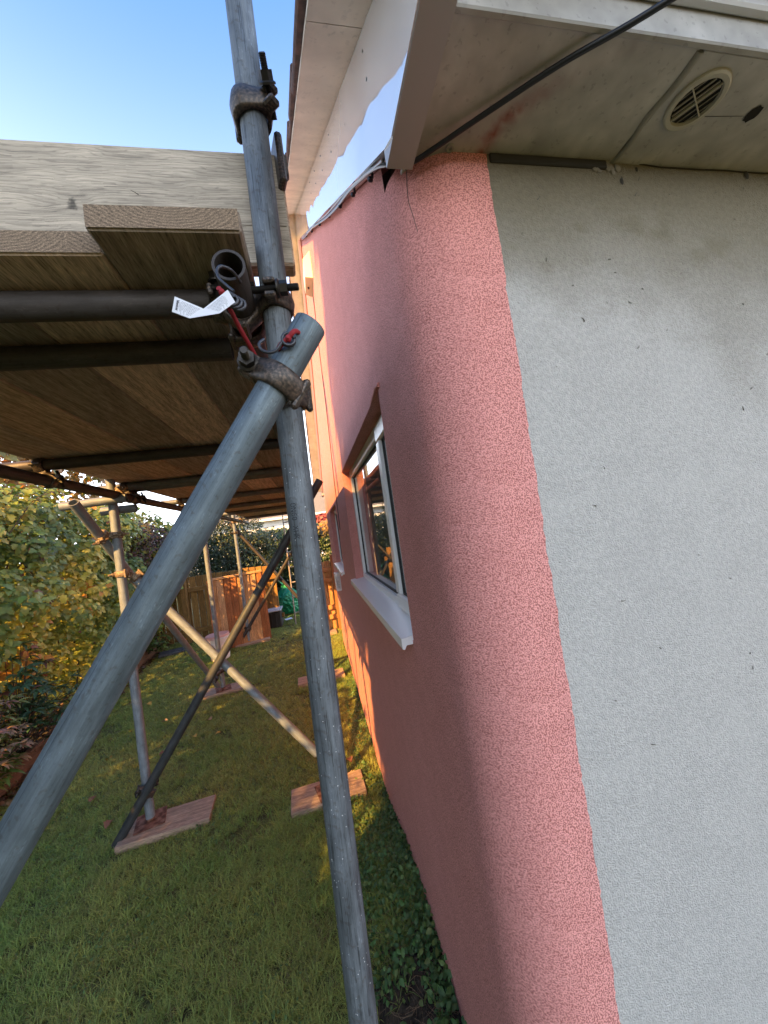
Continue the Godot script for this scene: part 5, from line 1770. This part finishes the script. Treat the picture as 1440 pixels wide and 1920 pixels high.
func clutter() -> void:
	# bucket
	var b := thing("bucket", V(-1.47, -1.5, 5.52), "white plastic bucket with pinkish lid standing before the leaning panel", "bucket")
	var st := S()
	lathe(st, Vector3.ZERO, [Vector2(0, 0.0), Vector2(0.115, 0.0), Vector2(0.122, 0.01), Vector2(0.140, 0.27), Vector2(0.146, 0.272), Vector2(0.146, 0.29), Vector2(0.150, 0.30), Vector2(0.150, 0.315), Vector2(0.141, 0.318), Vector2(0.136, 0.30)], 32)
	obj("body", st, mats["tub_white"], b)
	st = S()
	lathe(st, Vector3(0.0, 0.0, 0), [Vector2(0.153, 0.30), Vector2(0.155, 0.335), Vector2(0.148, 0.345), Vector2(0.12, 0.338), Vector2(0, 0.336)], 32, Basis(Vector3(0, 0, 1), 0.03))
	obj("lid", st, mats["tub_pink"], b)
	st = S()
	var arc := []
	for i in 17: arc.append(Vector3(0.152 * cos(PI * i / 16.0), 0.29 + 0.02 * sin(PI * i / 16.0), 0.154 * sin(PI * i / 16.0)))
	wire(st, arc, 0.003)
	obj("handle", st, mats["upvc_dull"], b)
	# tool box
	var c := thing("storage_box", V(-0.87, -1.5, 6.93), "black plastic storage box with pale lid beside the leaning panel", "storage box")
	st = S()
	box(st, Vector3(0, 0.14, 0), Vector3(0.26, 0.28, 0.34), 0.015)
	obj("body", st, mats["crate_black"], c)
	for k in 4:
		st = S()
		box(st, Vector3(-0.11 + 0.073 * k, 0.14, 0.172), Vector3(0.014, 0.25, 0.012), 0.003)
		obj("rib", st, mats["crate_black"], c)
	st = S()
	box(st, Vector3(0, 0.297, 0), Vector3(0.285, 0.03, 0.365), 0.008)
	box(st, Vector3(0, 0.318, 0), Vector3(0.19, 0.014, 0.27), 0.006)
	obj("lid", st, mats["lid_clear"], c)
	# green sack
	var g := thing("rubble_sack", V(-0.66, -1.5, 7.85), "crumpled green plastic sack leaning at the far hedge", "sack")
	st = S()
	st.set_smooth_group(1)
	var nz := FastNoiseLite.new()
	nz.seed = 31
	nz.frequency = 1.0
	nz.fractal_octaves = 4
	var rings := []
	var nr := 44
	for j in nr + 1:
		var t := float(j) / nr
		var rr := 0.23 * pow(sin(PI * clampf(t * 0.86 + 0.11, 0, 1)), 0.45) * (1.0 - 0.50 * ss(0.62, 1.0, t)) * ss(-0.02, 0.05, t)
		var ring := []
		for i in 72:
			var an := TAU * i / 72.0
			var f := 1.0 + 0.20 * nz.get_noise_3d(cos(an) * 1.5, t * 2.4, sin(an) * 1.5) + 0.14 * (absf(nz.get_noise_3d(cos(an) * 4.0 + t * 3.0, t * 6.0, sin(an) * 4.0)) * 2.0 - 0.4)
			ring.append(Vector3(cos(an) * rr * f - 0.06 * t * t, 0.60 * t * (1.0 + 0.06 * sin(an * 2.0)), sin(an) * rr * f * 0.85))
		rings.append(ring)
	for j in nr:
		for i in 72:
			var k := (i + 1) % 72
			quad(st, rings[j][i], rings[j + 1][i], rings[j + 1][k], rings[j][k])
	obj("plastic", st, mats["bag_green"], g)
	st = S()
	for i in 6:
		var an := TAU * i / 6.0
		face(st, [rings[nr][i * 12] + Vector3(0, -0.002, 0), rings[nr][((i + 1) * 12) % 72] + Vector3(0, -0.002, 0), Vector3(-0.09, 0.66, 0) + Vector3(cos(an), 0.3, sin(an)) * 0.06], Vector3(-0.06, 0.3, 0))
	obj("gathered_neck", st, mats["bag_green"], g)
	# ladder frame standing before the sack
	var l := thing("ladder", V(-0.45, -1.5, 6.8), "thin upright metal ladder frame with rungs before the green sack", "ladder")
	for sx in [0.0, 0.32]:
		st = S()
		wire(st, [Vector3(-0.06 + sx, 0, 0.03), Vector3(-0.05 + sx, 2.06, -0.03)], 0.012, 0.012, 10)
		obj("stile", st, mats["ladder_metal"], l)
	for k in 7:
		st = S()
		var y := 0.20 + 0.27 * k
		wire(st, [Vector3(-0.058, y, 0), Vector3(0.266, y, 0)], 0.010, 0.010, 8)
		obj("rung", st, mats["ladder_metal"], l)
	# slab, paper, cord
	st = S()
	box(st, Vector3(0, 0.02, 0), Vector3(0.36, 0.04, 0.26), 0.01, Basis(Vector3.UP, 0.3))
	var sl := obj("paving_slab", st, mats["slab"], null, V(-2.36, -1.49, 6.3))
	tag(sl, "dark grey paving slab lying on the lawn by the old fence", "paving slab")
	st = S()
	box(st, Vector3(0, 0.012, 0), Vector3(0.14, 0.004, 0.08), 0.001, Basis(Vector3.UP, 0.5) * Basis(Vector3.RIGHT, 0.15))
	var pp := obj("paper_scrap", st, mats["paper_white"], null, V(-0.66, -1.48, 7.2))
	tag(pp, "white scrap of paper on the grass before the green sack", "paper")
	st = S()
	wire(st, curve([Vector3(-0.1, 0.03, 0), Vector3(0.0, 0.05, -0.06), Vector3(0.1, 0.03, 0.02), Vector3(0.22, 0.04, -0.03)], 6), 0.008, 0.008, 6)
	var yc := obj("cord", st, mats["yellow_cord"], null, V(-0.6, -1.49, 7.3))
	tag(yc, "yellow cord lying on the grass before the green sack", "cord")
	st = S()
	box(st, Vector3.ZERO, Vector3(0.012, 0.003, 0.022), 0.0, Basis(Vector3.UP, 0.6))
	tag(obj("paper_scrap", st, mats["paper_white"], null, V(-0.62, -1.45, 0.93)), "tiny white scrap on the dark grass in the foreground", "paper")

func neighbours() -> void:
	# white bungalow beyond the hedge
	var o := thing("bungalow", V(-2.2, -1.5, 20.0), "sunlit white bungalow with grey roof beyond the far hedge", "house")
	var st := S()
	span(st, V(-6.0, -1.5, 20.0), V(1.2, 1.22, 26.0))
	obj("wall", st, mats["far_white"], o, -o.position)
	st = S()
	var a := [V(-6.4, 1.18, 19.6), V(1.6, 1.18, 19.6), V(1.6, 3.2, 23.0), V(-6.4, 3.2, 23.0), V(1.6, 1.18, 26.4), V(-6.4, 1.18, 26.4)]
	face(st, [a[0], a[1], a[2], a[3]], V(-2, -5, 23))
	face(st, [a[3], a[2], a[4], a[5]], V(-2, -5, 23))
	face(st, [a[0], a[3], a[5]], V(0, 1, 23))
	face(st, [a[1], a[2], a[4]], V(-4, 1, 23))
	obj("roof", st, mats["far_roof"], o, -o.position)
	st = S()
	span(st, V(-6.4, 1.10, 19.55), V(1.6, 1.22, 19.62), 0.01)
	obj("fascia", st, mats["far_white"], o, -o.position)
	for x in [-4.6, -0.4]:
		var w := thing_part("window", o)
		st = S()
		span(st, V(x, -0.3, 19.96), V(x + 1.4, 0.8, 20.02), 0.01)
		obj("frame", st, mats["upvc"], w, -o.position)
		st = S()
		span(st, V(x + 0.08, -0.22, 19.955), V(x + 1.32, 0.72, 19.965))
		obj("pane", st, mats["gasket"], w, -o.position)
	# added cypress, unseen behind the camera, invented to shade this corner of the house
	var sdir := Vector2(-0.5, 0.65).normalized()
	var perp := Vector2(0.65, 0.5).normalized()
	var spot := Vector2(XW, -2.0) + sdir * 8.5 + perp * 1.15
	var spray := leaf_mesh(0.26, 0.10, 0.2, true)
	tree("added_cypress_tree", Vector3(spot.x, 0, spot.y), 3.0, Vector3(1.2, 5.6, 1.2), Vector3(0, 5.0, 0), 16000, spray, [Color(0.04, 0.07, 0.025), Color(0.06, 0.09, 0.03)], "added columnar cypress out of view behind the camera, invented to shade the near corner of the house", "leaf", -2.0)

func _ready() -> void:
	set_up()
	rng.seed = 20240
	make_materials()
	ground()
	house()
	neighbours()
	scaffold()
	cables()
	fences()
	clutter()
	plants()
	grass()
	weeds()
